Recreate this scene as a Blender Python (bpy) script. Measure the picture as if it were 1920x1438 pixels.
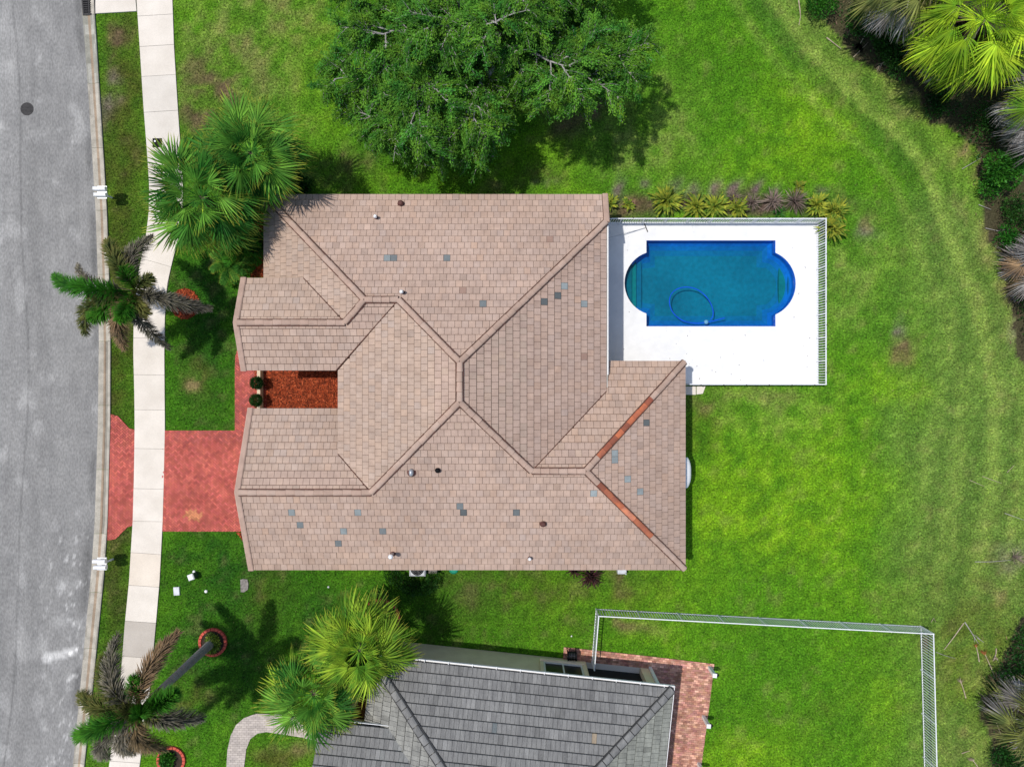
import bpy, bmesh, math, random
import numpy as np
from mathutils import Vector, Matrix, Quaternion

for _o in list(bpy.data.objects):
    bpy.data.objects.remove(_o, do_unlink=True)
random.seed(7)
RNG = np.random.default_rng(7)
scene = bpy.context.scene
COL = scene.collection

# ------------------------------------------------------------------ camera, sky, sun, exposure
H = 34.6                      # drone height above the lawn, metres
FPX = 1280.0                  # focal length in photograph pixels (24 mm on a 36 mm sensor)
cam_data = bpy.data.cameras.new('camera')
cam_data.sensor_fit = 'HORIZONTAL'
cam_data.sensor_width = 36.0
cam_data.lens = 24.0
cam_data.clip_start = 0.1
cam_data.clip_end = 3000.0
cam = bpy.data.objects.new('camera', cam_data)
cam.location = (0, 0, H)
cam.rotation_euler = (0, 0, 0)
COL.objects.link(cam)
scene.camera = cam

SHADOW = Vector((0.372, -0.08, -1.0))         # metres a shadow runs per metre of height
SUN_EL = math.atan2(1.0, math.hypot(SHADOW.x, SHADOW.y))
world = bpy.data.worlds.new('World')
scene.world = world
world.use_nodes = True
_nt = world.node_tree
_bg = _nt.nodes['Background']
_sky = _nt.nodes.new('ShaderNodeTexSky')
_sky.sky_type = 'NISHITA'
_sky.sun_disc = False
_sky.sun_elevation = SUN_EL
_sky.sun_rotation = math.atan2(-SHADOW.x, -SHADOW.y)
_sky.air_density = 1.0
_sky.dust_density = 1.2
_nt.links.new(_sky.outputs[0], _bg.inputs[0])
_bg.inputs[1].default_value = 0.145

sun_data = bpy.data.lights.new('sun', 'SUN')
sun_data.energy = 3.5
sun_data.angle = math.radians(0.9)
sun_data.color = (1.0, 0.955, 0.90)
sun = bpy.data.objects.new('sun', sun_data)
sun.rotation_euler = SHADOW.to_track_quat('-Z', 'Y').to_euler()
sun.location = (-20, 3, 60)
COL.objects.link(sun)

scene.view_settings.view_transform = 'Standard'
scene.view_settings.look = 'None'
scene.view_settings.exposure = 0.0
scene.view_settings.gamma = 1.0
scene.view_settings.use_curve_mapping = False

# ------------------------------------------------------------------ helpers
def W(px, py, z=0.0):
    """world point at height z that the photograph shows at pixel (px, py)"""
    k = (H - z) / FPX
    return Vector(((px - 960.0) * k, (719.0 - py) * k, z))

def WP(pts, z=0.0):
    return [tuple(W(a, b, z)[:2]) for a, b in pts]

def to_px(x, y, z):
    k = FPX / (H - z)
    return 960.0 + x * k, 719.0 - y * k

class G:
    """collects geometry of ONE mesh"""
    def __init__(self):
        self.V = []; self.F = []; self.T = []      # vertices, faces, per-face tone
    def add(self, verts, faces, tone=(1, 1, 1)):
        n = len(self.V)
        self.V.extend(verts)
        for f in faces:
            self.F.append(tuple(i + n for i in f)); self.T.append(tone)
    def box(self, c, s, rot=0.0, tone=(1, 1, 1), tilt=None):
        cx, cy, cz = c; hx, hy, hz = s[0] / 2, s[1] / 2, s[2] / 2
        ca, sa = math.cos(rot), math.sin(rot)
        vs = []
        for dz in (-hz, hz):
            for dx, dy in ((-hx, -hy), (hx, -hy), (hx, hy), (-hx, hy)):
                vs.append((cx + dx * ca - dy * sa, cy + dx * sa + dy * ca, cz + dz))
        self.add(vs, [(3, 2, 1, 0), (4, 5, 6, 7), (0, 1, 5, 4), (1, 2, 6, 5), (2, 3, 7, 6), (3, 0, 4, 7)], tone)
    def bevel_box(self, c, s, b, rot=0.0, tone=(1, 1, 1)):
        """box with chamfered top edges"""
        cx, cy, cz = c; hx, hy, hz = s[0] / 2, s[1] / 2, s[2] / 2
        ca, sa = math.cos(rot), math.sin(rot)
        vs = []
        for dz, k in ((-hz, 0), (hz - b, 0), (hz, b)):
            for dx, dy in ((-hx + k, -hy + k), (hx - k, -hy + k), (hx - k, hy - k), (-hx + k, hy - k)):
                vs.append((cx + dx * ca - dy * sa, cy + dx * sa + dy * ca, cz + dz))
        f = [(3, 2, 1, 0), (8, 9, 10, 11)]
        for r in (0, 4):
            for i in range(4):
                j = (i + 1) % 4
                f.append((r + i, r + j, r + j + 4, r + i + 4))
        self.add(vs, f, tone)
    def prism(self, poly, z0, z1, tone=(1, 1, 1)):
        n = len(poly)
        a = sum(poly[i][0] * poly[(i + 1) % n][1] - poly[(i + 1) % n][0] * poly[i][1] for i in range(n))
        if a < 0: poly = poly[::-1]
        f0 = z0 if callable(z0) else (lambda x, y: z0)
        f1 = z1 if callable(z1) else (lambda x, y: z1)
        vs = [(x, y, f0(x, y)) for x, y in poly] + [(x, y, f1(x, y)) for x, y in poly]
        fs = [tuple(range(n - 1, -1, -1)), tuple(range(n, 2 * n))]
        for i in range(n):
            j = (i + 1) % n
            fs.append((i, j, j + n, i + n))
        self.add(vs, fs, tone)
    def tube(self, pts, rad, n=6, tone=(1, 1, 1), cap=True):
        pts = [Vector(p) for p in pts]
        if not hasattr(rad, '__len__'): rad = [rad] * len(pts)
        base = len(self.V); m = len(pts)
        vs = []
        up = Vector((0, 0, 1))
        d0 = (pts[1] - pts[0]).normalized()
        if abs(d0.dot(up)) > 0.95: up = Vector((1, 0, 0))
        for i, p in enumerate(pts):
            d = (pts[min(i + 1, m - 1)] - pts[max(i - 1, 0)])
            if d.length < 1e-9: d = d0
            d.normalize()
            s = d.cross(up)
            if s.length < 1e-4: s = d.cross(Vector((0.3, 0.8, 0.2)))
            s.normalize(); t = s.cross(d).normalized()
            for k in range(n):
                a = 2 * math.pi * k / n
                vs.append(tuple(p + (s * math.cos(a) + t * math.sin(a)) * rad[i]))
        fs = []
        for i in range(m - 1):
            for k in range(n):
                k2 = (k + 1) % n
                fs.append((i * n + k, i * n + k2, (i + 1) * n + k2, (i + 1) * n + k))
        if cap:
            fs.append(tuple(range(n - 1, -1, -1)))
            fs.append(tuple((m - 1) * n + k for k in range(n)))
        self.add(vs, fs, tone)
    def lathe(self, c, prof, n=16, tone=(1, 1, 1), sx=1.0, sy=1.0):
        cx, cy, cz = c
        vs = []; fs = []
        for r, z in prof:
            for k in range(n):
                a = 2 * math.pi * k / n
                vs.append((cx + r * sx * math.cos(a), cy + r * sy * math.sin(a), cz + z))
        m = len(prof)
        for i in range(m - 1):
            for k in range(n):
                k2 = (k + 1) % n
                fs.append((i * n + k, i * n + k2, (i + 1) * n + k2, (i + 1) * n + k))
        fs.append(tuple(range(n - 1, -1, -1)))
        fs.append(tuple((m - 1) * n + k for k in range(n)))
        self.add(vs, fs, tone)

def offset_of(o):
    v = Vector((0, 0, 0))
    while o is not None:
        v += o.location; o = o.parent
    return v

def make_mesh(name, V, F, mat, tone=None, tonev=None, smooth=False):
    me = bpy.data.meshes.new(name)
    me.from_pydata([tuple(v) for v in V] if not isinstance(V, np.ndarray) else V.tolist(), [],
                   F if not isinstance(F, np.ndarray) else F.tolist())
    if mat is not None: me.materials.append(mat)
    if tone is not None:
        at = me.attributes.new('tone', 'FLOAT_COLOR', 'FACE')
        arr = np.ones((len(me.polygons), 4), np.float32); arr[:, :3] = np.asarray(tone, np.float32)
        at.data.foreach_set('color', arr.ravel())
    if tonev is not None:
        at = me.attributes.new('tone', 'FLOAT_COLOR', 'POINT')
        arr = np.ones((len(me.vertices), 4), np.float32); arr[:, :3] = np.asarray(tonev, np.float32)
        at.data.foreach_set('color', arr.ravel())
    if smooth:
        me.polygons.foreach_set('use_smooth', np.ones(len(me.polygons), bool))
    me.update()
    return me

def link(name, me, parent=None, loc=(0, 0, 0), rot=None, scale=None):
    o = bpy.data.objects.new(name, me)
    COL.objects.link(o)
    o.location = loc
    if parent is not None: o.parent = parent
    if rot is not None: o.rotation_euler = rot
    if scale is not None: o.scale = scale
    return o

def part(name, g, mat, parent, smooth=False, kind=None, label=None, tone=True):
    """mesh given in world coordinates, child of parent (roots are never rotated)"""
    off = offset_of(parent)
    V = [(v[0] - off.x, v[1] - off.y, v[2] - off.z) for v in g.V]
    me = make_mesh(name, V, g.F, mat, tone=g.T if tone else None, smooth=smooth)
    o = link(name, me, parent)
    if kind: o['kind'] = kind
    if label: o['label'] = label
    return o

def tag(o, label, cat=None, group=None, kind=None):
    o['label'] = label
    if cat: o['category'] = cat
    if group: o['group'] = group
    if kind: o['kind'] = kind
    return o

def thing(name, label, cat, loc, group=None):
    o = bpy.data.objects.new(name, None)
    o.empty_display_size = 0.3
    COL.objects.link(o); o.location = loc
    return tag(o, label, cat, group)

def solo(name, g, mat, label=None, cat=None, loc=(0, 0, 0), group=None, kind=None, smooth=False, tonev=None):
    """a top-level object of one mesh, geometry given in world coordinates"""
    V = [(v[0] - loc[0], v[1] - loc[1], v[2] - loc[2]) for v in g.V]
    me = make_mesh(name, V, g.F, mat, tone=g.T if tonev is None else None, tonev=tonev, smooth=smooth)
    o = link(name, me, None, loc)
    if label: tag(o, label, cat, group)
    if kind: o['kind'] = kind
    return o

def clip_half(poly, f):
    out = []
    n = len(poly)
    for i in range(n):
        a, b = poly[i], poly[(i + 1) % n]
        fa, fb = f(a), f(b)
        if fa >= 0: out.append(a)
        if (fa > 0 and fb < 0) or (fa < 0 and fb > 0):
            t = fa / (fa - fb)
            out.append((a[0] + (b[0] - a[0]) * t, a[1] + (b[1] - a[1]) * t))
    return out

def clip_convex(poly, win):
    """clip any polygon by a convex counter-clockwise window"""
    n = len(win)
    for i in range(n):
        (ax, ay), (bx, by) = win[i], win[(i + 1) % n]
        poly = clip_half(poly, lambda p: (bx - ax) * (p[1] - ay) - (by - ay) * (p[0] - ax))
        if len(poly) < 3: return []
    return poly

def area2(p):
    return 0.5 * sum(p[i][0] * p[(i + 1) % len(p)][1] - p[(i + 1) % len(p)][0] * p[i][1] for i in range(len(p)))

def clean(p, eps=1e-4):
    out = []
    for q in p:
        if not out or abs(q[0] - out[-1][0]) + abs(q[1] - out[-1][1]) > eps: out.append(q)
    if len(out) > 1 and abs(out[0][0] - out[-1][0]) + abs(out[0][1] - out[-1][1]) < eps: out.pop()
    return out

def inside(poly, X, Y):
    r = np.zeros(X.shape, bool)
    n = len(poly)
    for i in range(n):
        x1, y1 = poly[i]; x2, y2 = poly[(i + 1) % n]
        if y1 == y2: continue
        c = ((y1 > Y) != (y2 > Y)) & (X < (x2 - x1) * (Y - y1) / (y2 - y1) + x1)
        r ^= c
    return r

# lattice noise for layout and wear maps
_PERM = np.random.default_rng(11).random((256, 256)).astype(np.float32)
def vnoise(x, y, s=0):
    x = x + 17.3 * s; y = y - 9.1 * s
    xi = np.floor(x).astype(int); yi = np.floor(y).astype(int)
    fx = x - xi; fy = y - yi
    fx = fx * fx * (3 - 2 * fx); fy = fy * fy * (3 - 2 * fy)
    a = _PERM[xi & 255, yi & 255]; b = _PERM[(xi + 1) & 255, yi & 255]
    c = _PERM[xi & 255, (yi + 1) & 255]; d = _PERM[(xi + 1) & 255, (yi + 1) & 255]
    return a + (b - a) * fx + (c - a) * fy + (a - b - c + d) * fx * fy
def fbm(x, y, s=0, oct=4):
    v = 0; amp = 0.5; tot = 0
    for k in range(oct):
        v = v + amp * vnoise(x * 2 ** k, y * 2 ** k, s + k * 3); tot += amp; amp *= 0.5
    return v / tot

# ------------------------------------------------------------------ materials
def material(name, col, col2=None, scale=3.0, detail=6.0, rough=0.85, attr=False, rnd=0.0, bump=0.0, bscale=40.0,
             spec=0.25, metallic=0.0, trans=0.0, contrast=(0.35, 0.65), stretch=None, fine=0.0, fscale=90.0, coords='pos', tip=None, tipat=0.75):
    m = bpy.data.materials.new(name)
    m.use_nodes = True
    nt = m.node_tree; N = nt.nodes; L = nt.links
    b = N['Principled BSDF']
    b.inputs['Roughness'].default_value = rough
    b.inputs['Specular IOR Level'].default_value = spec
    b.inputs['Metallic'].default_value = metallic
    if coords == 'pos':
        geo = N.new('ShaderNodeNewGeometry'); vec = geo.outputs['Position']
    else:
        tc = N.new('ShaderNodeTexCoord'); vec = tc.outputs['Object']
    if stretch:
        mp = N.new('ShaderNodeMapping'); mp.inputs['Scale'].default_value = stretch
        L.new(vec, mp.inputs['Vector']); vec = mp.outputs['Vector']
    c2 = col2 if col2 is not None else tuple(c * 0.72 for c in col)
    nz = N.new('ShaderNodeTexNoise'); nz.inputs['Scale'].default_value = scale; nz.inputs['Detail'].default_value = detail
    L.new(vec, nz.inputs['Vector'])
    rp = N.new('ShaderNodeValToRGB')
    rp.color_ramp.elements[0].position = contrast[0]; rp.color_ramp.elements[0].color = (*c2, 1)
    rp.color_ramp.elements[1].position = contrast[1]; rp.color_ramp.elements[1].color = (*col, 1)
    L.new(nz.outputs['Fac'], rp.inputs['Fac'])
    out = rp.outputs['Color']
    def mul(a, bb, fac=1.0):
        mx = N.new('ShaderNodeMix'); mx.data_type = 'RGBA'; mx.blend_type = 'MULTIPLY'
        mx.inputs[0].default_value = fac
        L.new(a, mx.inputs[6]); L.new(bb, mx.inputs[7])
        return mx.outputs[2]
    at = None
    if attr or tip:
        at = N.new('ShaderNodeAttribute'); at.attribute_name = 'tone'
    if attr:
        out = mul(out, at.outputs['Color'])
    if tip:
        sep = N.new('ShaderNodeSeparateColor'); L.new(at.outputs['Color'], sep.inputs[0])
        cbg = N.new('ShaderNodeCombineColor')
        for i in range(3): L.new(sep.outputs[1], cbg.inputs[i])
        out = mul(out, cbg.outputs[0])
        mr = N.new('ShaderNodeMapRange'); mr.inputs[1].default_value = tipat; mr.inputs[2].default_value = 1.0
        L.new(sep.outputs[0], mr.inputs[0])
        mx = N.new('ShaderNodeMix'); mx.data_type = 'RGBA'
        L.new(mr.outputs[0], mx.inputs[0]); L.new(out, mx.inputs[6]); mx.inputs[7].default_value = (*tip, 1)
        out = mx.outputs[2]
    if rnd > 0:
        oi = N.new('ShaderNodeObjectInfo')
        mr = N.new('ShaderNodeMapRange'); mr.inputs[3].default_value = 1 - rnd; mr.inputs[4].default_value = 1 + rnd
        L.new(oi.outputs['Random'], mr.inputs[0])
        hs = N.new('ShaderNodeHueSaturation'); L.new(out, hs.inputs['Color']); L.new(mr.outputs[0], hs.inputs['Value'])
        mr2 = N.new('ShaderNodeMapRange'); mr2.inputs[3].default_value = 0.5 + rnd * 0.05; mr2.inputs[4].default_value = 0.5 - rnd * 0.05
        L.new(oi.outputs['Random'], mr2.inputs[0]); L.new(mr2.outputs[0], hs.inputs['Hue'])
        out = hs.outputs['Color']
    if fine > 0:
        n2 = N.new('ShaderNodeTexNoise'); n2.inputs['Scale'].default_value = fscale; n2.inputs['Detail'].default_value = 3
        L.new(vec, n2.inputs['Vector'])
        mr = N.new('ShaderNodeMapRange'); mr.inputs[1].default_value = 0.3; mr.inputs[2].default_value = 0.7
        mr.inputs[3].default_value = 1 - fine; mr.inputs[4].default_value = 1 + fine
        L.new(n2.outputs['Fac'], mr.inputs[0])
        cb = N.new('ShaderNodeCombineColor')
        for i in range(3): L.new(mr.outputs[0], cb.inputs[i])
        out = mul(out, cb.outputs[0])
    L.new(out, b.inputs['Base Color'])
    if bump > 0:
        n3 = N.new('ShaderNodeTexNoise'); n3.inputs['Scale'].default_value = bscale; n3.inputs['Detail'].default_value = 4
        L.new(vec, n3.inputs['Vector'])
        bp = N.new('ShaderNodeBump'); bp.inputs['Strength'].default_value = bump; bp.inputs['Distance'].default_value = 0.02
        L.new(n3.outputs['Fac'], bp.inputs['Height']); L.new(bp.outputs['Normal'], b.inputs['Normal'])
    if trans > 0:
        tr = N.new('ShaderNodeBsdfTranslucent'); L.new(out, tr.inputs['Color'])
        ms = N.new('ShaderNodeMixShader'); ms.inputs[0].default_value = trans
        om = N['Material Output']
        L.new(b.outputs[0], ms.inputs[1]); L.new(tr.outputs[0], ms.inputs[2]); L.new(ms.outputs[0], om.inputs['Surface'])
    return m

M = {}
M['lawn'] = material('lawn_soil_and_thatch', (1, 1, 1), (0.62, 0.62, 0.6), scale=9, detail=8, attr=True, rough=0.95, bump=0.5, bscale=30, spec=0.1, fine=0.45, fscale=11)
M['grass'] = material('grass_blades', (1.42, 1.34, 1.2), (0.42, 0.5, 0.55), scale=11, detail=5, contrast=(.36, .66), attr=True, rough=0.7, spec=0.2, trans=0.25)
M['asphalt'] = material('worn_asphalt', (0.258, 0.252, 0.236), (0.20, 0.196, 0.185), scale=1.6, detail=10, rough=0.9, bump=0.3, bscale=60, fine=0.22, fscale=13, contrast=(0.3, 0.7), attr=True, stretch=(1.0, .45, 1.0))
M['gutter'] = material('gutter_concrete', (0.46, 0.42, 0.345), (0.35, 0.32, 0.26), scale=2.5, detail=8, rough=0.92, attr=True, fine=0.1, fscale=20, bump=0.2)
M['concrete'] = material('sidewalk_concrete', (0.73, 0.665, 0.575), (0.62, 0.56, 0.475), scale=0.9, detail=10, rough=0.92, attr=True, fine=0.06, fscale=26, bump=0.15, contrast=(0.3, 0.7))
M['paver_red'] = material('red_driveway_pavers', (0.52, 0.125, 0.092), (0.41, 0.092, 0.07), scale=1.1, detail=8, rough=0.9, attr=True, bump=0.3, fine=0.08, fscale=30)
M['paver_sand'] = material('paver_joint_sand', (0.15, 0.045, 0.035), (0.11, 0.035, 0.028), scale=8, rough=0.95)
M['brick'] = material('weathered_patio_bricks', (0.50, 0.265, 0.19), (0.36, 0.165, 0.115), scale=4, detail=8, rough=0.92, attr=True, bump=0.3, fine=0.12, fscale=25)
M['brick_joint'] = material('patio_joint_sand', (0.13, 0.075, 0.055), rough=0.95)
M['paver_pale'] = material('pale_path_pavers', (0.50, 0.44, 0.385), (0.42, 0.37, 0.33), scale=2, rough=0.92, attr=True, bump=0.2)
M['pale_joint'] = material('path_joint_sand', (0.24, 0.2, 0.17), rough=0.95)
M['tile'] = material('brown_roof_tile', (1.06, 1.05, 1.04), (0.90, 0.88, 0.87), scale=2.6, detail=9, rough=0.88, attr=True, bump=0.35, bscale=45, fine=0.07, fscale=36, spec=0.2)
M['tile_red'] = material('terracotta_ridge_tile', (0.42, 0.135, 0.065), (0.30, 0.10, 0.06), scale=3.5, detail=8, rough=0.85, attr=True, fine=0.1)
M['mortar'] = material('ridge_mortar', (0.13, 0.055, 0.04), (0.07, 0.04, 0.03), scale=6, rough=0.95)
M['deck_under'] = material('roof_underlayment', (0.15, 0.085, 0.065), rough=0.95)
M['slate'] = material('grey_neighbour_tile', (1.08, 1.08, 1.06), (0.78, 0.78, 0.78), scale=1.7, detail=10, rough=0.85, attr=True, bump=0.35, fine=0.16, fscale=14, spec=0.25, stretch=(3.0, 0.7, 1.0))
M['slate_under'] = material('grey_roof_underlayment', (0.05, 0.05, 0.05), rough=0.95)
M['stucco'] = material('cream_stucco', (0.68, 0.56, 0.40), (0.60, 0.49, 0.34), scale=2, rough=0.92, bump=0.25, bscale=60)
M['stucco2'] = material('beige_stucco', (0.86, 0.71, 0.47), (0.78, 0.63, 0.41), scale=2, rough=0.92, bump=0.25, bscale=60)
M['white'] = material('white_paint', (0.80, 0.80, 0.79), (0.74, 0.74, 0.73), scale=4, rough=0.55, spec=0.4)
M['trim'] = material('cream_trim_paint', (0.74, 0.70, 0.62), (0.68, 0.64, 0.56), scale=4, rough=0.6)
M['metal_white'] = material('white_powder_coat', (0.78, 0.79, 0.80), (0.70, 0.71, 0.72), scale=5, rough=0.4, spec=0.5)
M['metal_grey'] = material('galvanised_metal', (0.52, 0.53, 0.54), (0.40, 0.41, 0.42), scale=6, rough=0.45, metallic=0.6)
M['metal_dark'] = material('dark_cast_iron', (0.055, 0.052, 0.05), (0.035, 0.033, 0.032), scale=14, rough=0.75, bump=0.3, bscale=25)
M['black'] = material('black_plastic', (0.010, 0.010, 0.011), rough=0.7, spec=.08)
M['brown_pipe'] = material('brown_vent_paint', (0.12, 0.05, 0.04), rough=0.7)
M['glass'] = material('dark_window_glass', (0.012, 0.014, 0.017), rough=0.35, spec=0.2)
M['lanai_shade'] = material('lanai_shade_dark', (0.018, 0.02, 0.022), rough=0.8)  # near-black colour that paints the lanai's deep shade
M['pool_deck'] = material('white_pool_deck', (0.76, 0.76, 0.75), (0.71, 0.71, 0.70), scale=0.9, detail=9, rough=0.75, bump=0.1, bscale=50, attr=True, fine=.035, fscale=3.5)
M['plaster'] = material('blue_pool_plaster', (0.008, 0.25, 0.27), (0.004, 0.17, 0.19), scale=0.35, detail=7, rough=0.8, attr=True, fine=.13, fscale=5)  # greenish patches in the plaster; fine mottle imitates ripple light in its colour
M['pool_tile'] = material('blue_waterline_tile', (0.012, 0.19, 0.80), rough=0.4)
M['hose'] = material('blue_pool_hose', (0.006, 0.09, 0.70), rough=0.6, spec=.1)
M['hose_light'] = material('pale_blue_float', (0.16, 0.42, 0.62), rough=0.5)
M['mulch'] = material('red_bark_mulch', (0.30, 0.055, 0.015), (0.13, 0.02, 0.008), scale=14, detail=8, rough=0.95, attr=True, bump=0.8, bscale=30, fine=0.35, fscale=18)
M['litter'] = material('forest_floor_litter', (0.11, 0.078, 0.05), (0.045, 0.032, 0.023), scale=3, detail=10, rough=0.95, attr=True, bump=0.6, fine=0.3, fscale=22)
M['ring_red'] = material('red_concrete_ring', (0.60, 0.11, 0.07), (0.45, 0.08, 0.055), scale=5, rough=0.9, bump=0.3)
M['stone'] = material('grey_stone_pad', (0.27, 0.245, 0.22), (0.16, 0.145, 0.13), scale=9, rough=0.95, bump=0.6)
M['bark_grey'] = material('pale_grey_bark', (0.40, 0.38, 0.35), (0.25, 0.235, 0.215), scale=7, detail=8, rough=0.92, bump=0.5, coords='pos')
M['trunk_palm'] = material('ringed_palm_trunk', (0.36, 0.34, 0.32), (0.20, 0.185, 0.175), scale=5, detail=6, rough=0.92, bump=0.5, stretch=(1, 1, 7))
M['trunk_fibre'] = material('fibrous_palm_trunk', (0.15, 0.115, 0.08), (0.08, 0.06, 0.045), scale=12, rough=0.95, bump=0.6)
M['crownshaft'] = material('green_crownshaft', (0.10, 0.16, 0.06), (0.07, 0.10, 0.05), scale=5, rough=0.6)
def foliage(name, a, b, rnd=0.25, trans=0.3, tip=None, tipat=0.75, rough=0.65, spec=0.10, scale=1.6, attr=True):
    return material(name, a, b, scale=scale, detail=6, rough=rough, spec=spec, rnd=rnd, trans=trans, attr=attr and tip is None, tip=tip, tipat=tipat)
M['leaf_tree'] = foliage('shade_tree_leaf', (0.135, 0.315, 0.03), (0.042, 0.16, 0.018), rnd=0.0)
M['fan_green'] = foliage('fan_palm_leaf', (0.10, 0.265, 0.03), (0.035, 0.14, 0.018), rnd=0.45, tip=(0.40, 0.40, 0.05), tipat=0.72)
M['fan_yellow'] = foliage('fan_palm_leaf_yellowing', (0.27, 0.40, 0.03), (0.09, 0.22, 0.02), rnd=0.4, tip=(0.48, 0.42, 0.06), tipat=0.78)
M['fan_bright'] = foliage('fan_palm_leaf_bright', (0.36, 0.50, 0.025), (0.17, 0.33, 0.02), rnd=0.3, tip=(0.42, 0.46, 0.06), tipat=0.8)
M['fan_olive'] = foliage('fan_palm_leaf_olive', (0.20, 0.22, 0.055), (0.07, 0.095, 0.028), rnd=0.35, tip=(0.32, 0.28, 0.12), tipat=0.7)
M['fan_dead'] = foliage('dead_fan_leaf', (0.34, 0.32, 0.31), (0.17, 0.15, 0.135), rnd=0.35, trans=0.15, tip=(0.3, 0.27, 0.24), rough=0.8)
M['fan_brown'] = foliage('brown_fan_leaf', (0.23, 0.165, 0.085), (0.12, 0.085, 0.05), rnd=0.3, trans=0.2, tip=(0.3, 0.27, 0.2), rough=0.8)
M['petiole'] = material('palm_petiole', (0.30, 0.34, 0.10), (0.18, 0.24, 0.06), scale=4, rough=0.6)
M['frond_green'] = foliage('feather_frond_green', (0.06, 0.22, 0.014), (0.022, 0.11, 0.01), rnd=0.15, tip=(0.12, 0.28, 0.025))
M['frond_olive'] = foliage('feather_frond_olive', (0.14, 0.15, 0.035), (0.042, 0.068, 0.018), rnd=0.2, tip=(0.28, 0.22, 0.07))
M['frond_grey'] = foliage('feather_frond_greying', (0.16, 0.145, 0.095), (0.045, 0.043, 0.03), rnd=0.2, trans=0.15, tip=(0.34, 0.30, 0.24))
M['frond_brown'] = foliage('feather_frond_browning', (0.22, 0.145, 0.07), (0.10, 0.075, 0.04), rnd=0.2, trans=0.15, tip=(0.32, 0.22, 0.13))
M['bush_dark'] = foliage('dark_glossy_leaf', (0.035, 0.13, 0.016), (0.014, 0.06, 0.01), rnd=0.2, rough=0.5, spec=0.2)
M['bush_mid'] = foliage('mid_green_leaf', (0.06, 0.24, 0.02), (0.025, 0.13, 0.014), rnd=0.2, rough=0.5, spec=0.2)
M['bush_ball'] = foliage('clipped_box_leaf', (0.022, 0.085, 0.015), (0.012, 0.05, 0.01), rnd=0.1)
M['bush_yellow'] = foliage('variegated_yellow_leaf', (0.36, 0.37, 0.04), (0.10, 0.20, 0.025), rnd=0.25, scale=5)
M['bush_dry'] = foliage('withered_grey_leaf', (0.25, 0.19, 0.155), (0.13, 0.095, 0.075), rnd=0.25, trans=0.1, rough=0.85)
M['bush_red'] = foliage('dark_purple_leaf', (0.085, 0.03, 0.03), (0.02, 0.015, 0.014), rnd=0.2, scale=6)
M['bush_lime'] = foliage('lime_planter_leaf', (0.34, 0.46, 0.06), (0.08, 0.18, 0.03), rnd=0.2, scale=9)
M['twig'] = material('dry_twig', (0.50, 0.42, 0.30), (0.34, 0.27, 0.19), scale=8, rough=0.9)
M['twig_grey'] = material('grey_twig', (0.42, 0.39, 0.36), (0.27, 0.25, 0.23), scale=8, rough=0.9)
M['spathe'] = material('orange_dry_spathe', (0.45, 0.20, 0.06), (0.30, 0.12, 0.04), scale=8, rough=0.9)
M['green_box'] = material('green_utility_plastic', (0.05, 0.10, 0.055), rough=0.6)
M['green_lid'] = material('teal_plastic_lid', (0.01, 0.27, 0.17), rough=0.5)
M['ac_grey'] = material('ac_grey_paint', (0.62, 0.64, 0.66), rough=0.5)
M['door_wood'] = material('brown_door', (0.16, 0.06, 0.03), rough=0.6)
M['rust'] = material('rust_streak', (0.35, 0.2, 0.05), rough=0.9)

def water_material():
    m = bpy.data.materials.new('pool_water'); m.use_nodes = True
    nt = m.node_tree; N = nt.nodes; L = nt.links
    for n in list(N): N.remove(n)
    om = N.new('ShaderNodeOutputMaterial')
    tr = N.new('ShaderNodeBsdfTransparent'); tr.inputs[0].default_value = (0.45, 0.76, 0.93, 1)
    gl = N.new('ShaderNodeBsdfGlossy'); gl.inputs['Roughness'].default_value = 0.02
    fr = N.new('ShaderNodeFresnel'); fr.inputs['IOR'].default_value = 1.33
    mx = N.new('ShaderNodeMixShader')
    geo = N.new('ShaderNodeNewGeometry')
    nz = N.new('ShaderNodeTexNoise'); nz.inputs['Scale'].default_value = 5.0; nz.inputs['Detail'].default_value = 3
    bp = N.new('ShaderNodeBump'); bp.inputs['Strength'].default_value = 0.35; bp.inputs['Distance'].default_value = 0.03
    L.new(geo.outputs['Position'], nz.inputs['Vector']); L.new(nz.outputs['Fac'], bp.inputs['Height'])
    L.new(bp.outputs['Normal'], gl.inputs['Normal']); L.new(bp.outputs['Normal'], fr.inputs['Normal'])
    L.new(fr.outputs[0], mx.inputs[0]); L.new(tr.outputs[0], mx.inputs[1]); L.new(gl.outputs[0], mx.inputs[2])
    L.new(mx.outputs[0], om.inputs['Surface'])
    return m
M['water'] = water_material()
# ------------------------------------------------------------------ outlines on the ground (photograph pixels, ground level)
ROAD_EDGE = [(140, -420), (146, -150), (152, -40), (155, 30), (160, 90), (167, 190), (174, 300), (180, 400), (184, 520), (186, 640), (184, 800), (178, 980), (171, 1080), (163, 1160), (150, 1300), (137, 1438), (118, 1600), (80, 1900)]
CURB_BACK = [(166, -420), (171, -150), (176, -40), (179, 30), (183, 90), (189, 190), (196, 300), (202, 400), (206, 520), (208.5, 640), (208, 800), (203, 980), (196, 1080), (188, 1160), (174, 1300), (159, 1438), (140, 1600), (102, 1900)]
SW_L = [(236, -420), (249, -120), (257, 0), (263, 90), (270, 200), (277, 290), (281, 350), (280, 400), (275, 440), (265, 490), (256, 535), (252, 590), (251, 660), (253, 740), (253.5, 800), (252, 900), (250, 975), (243, 1090), (235, 1170), (225, 1300), (205, 1438), (180, 1600), (140, 1900)]
SW_R = [(303, -420), (316, -120), (324, 0), (327, 90), (334, 200), (340, 290), (344, 350), (343, 400), (337, 440), (324, 490), (314, 535), (310, 590), (309, 660), (309.5, 740), (310, 800), (308, 900), (306, 975), (300, 1090), (293, 1170), (281, 1300), (262, 1438), (237, 1600), (197, 1900)]
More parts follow.
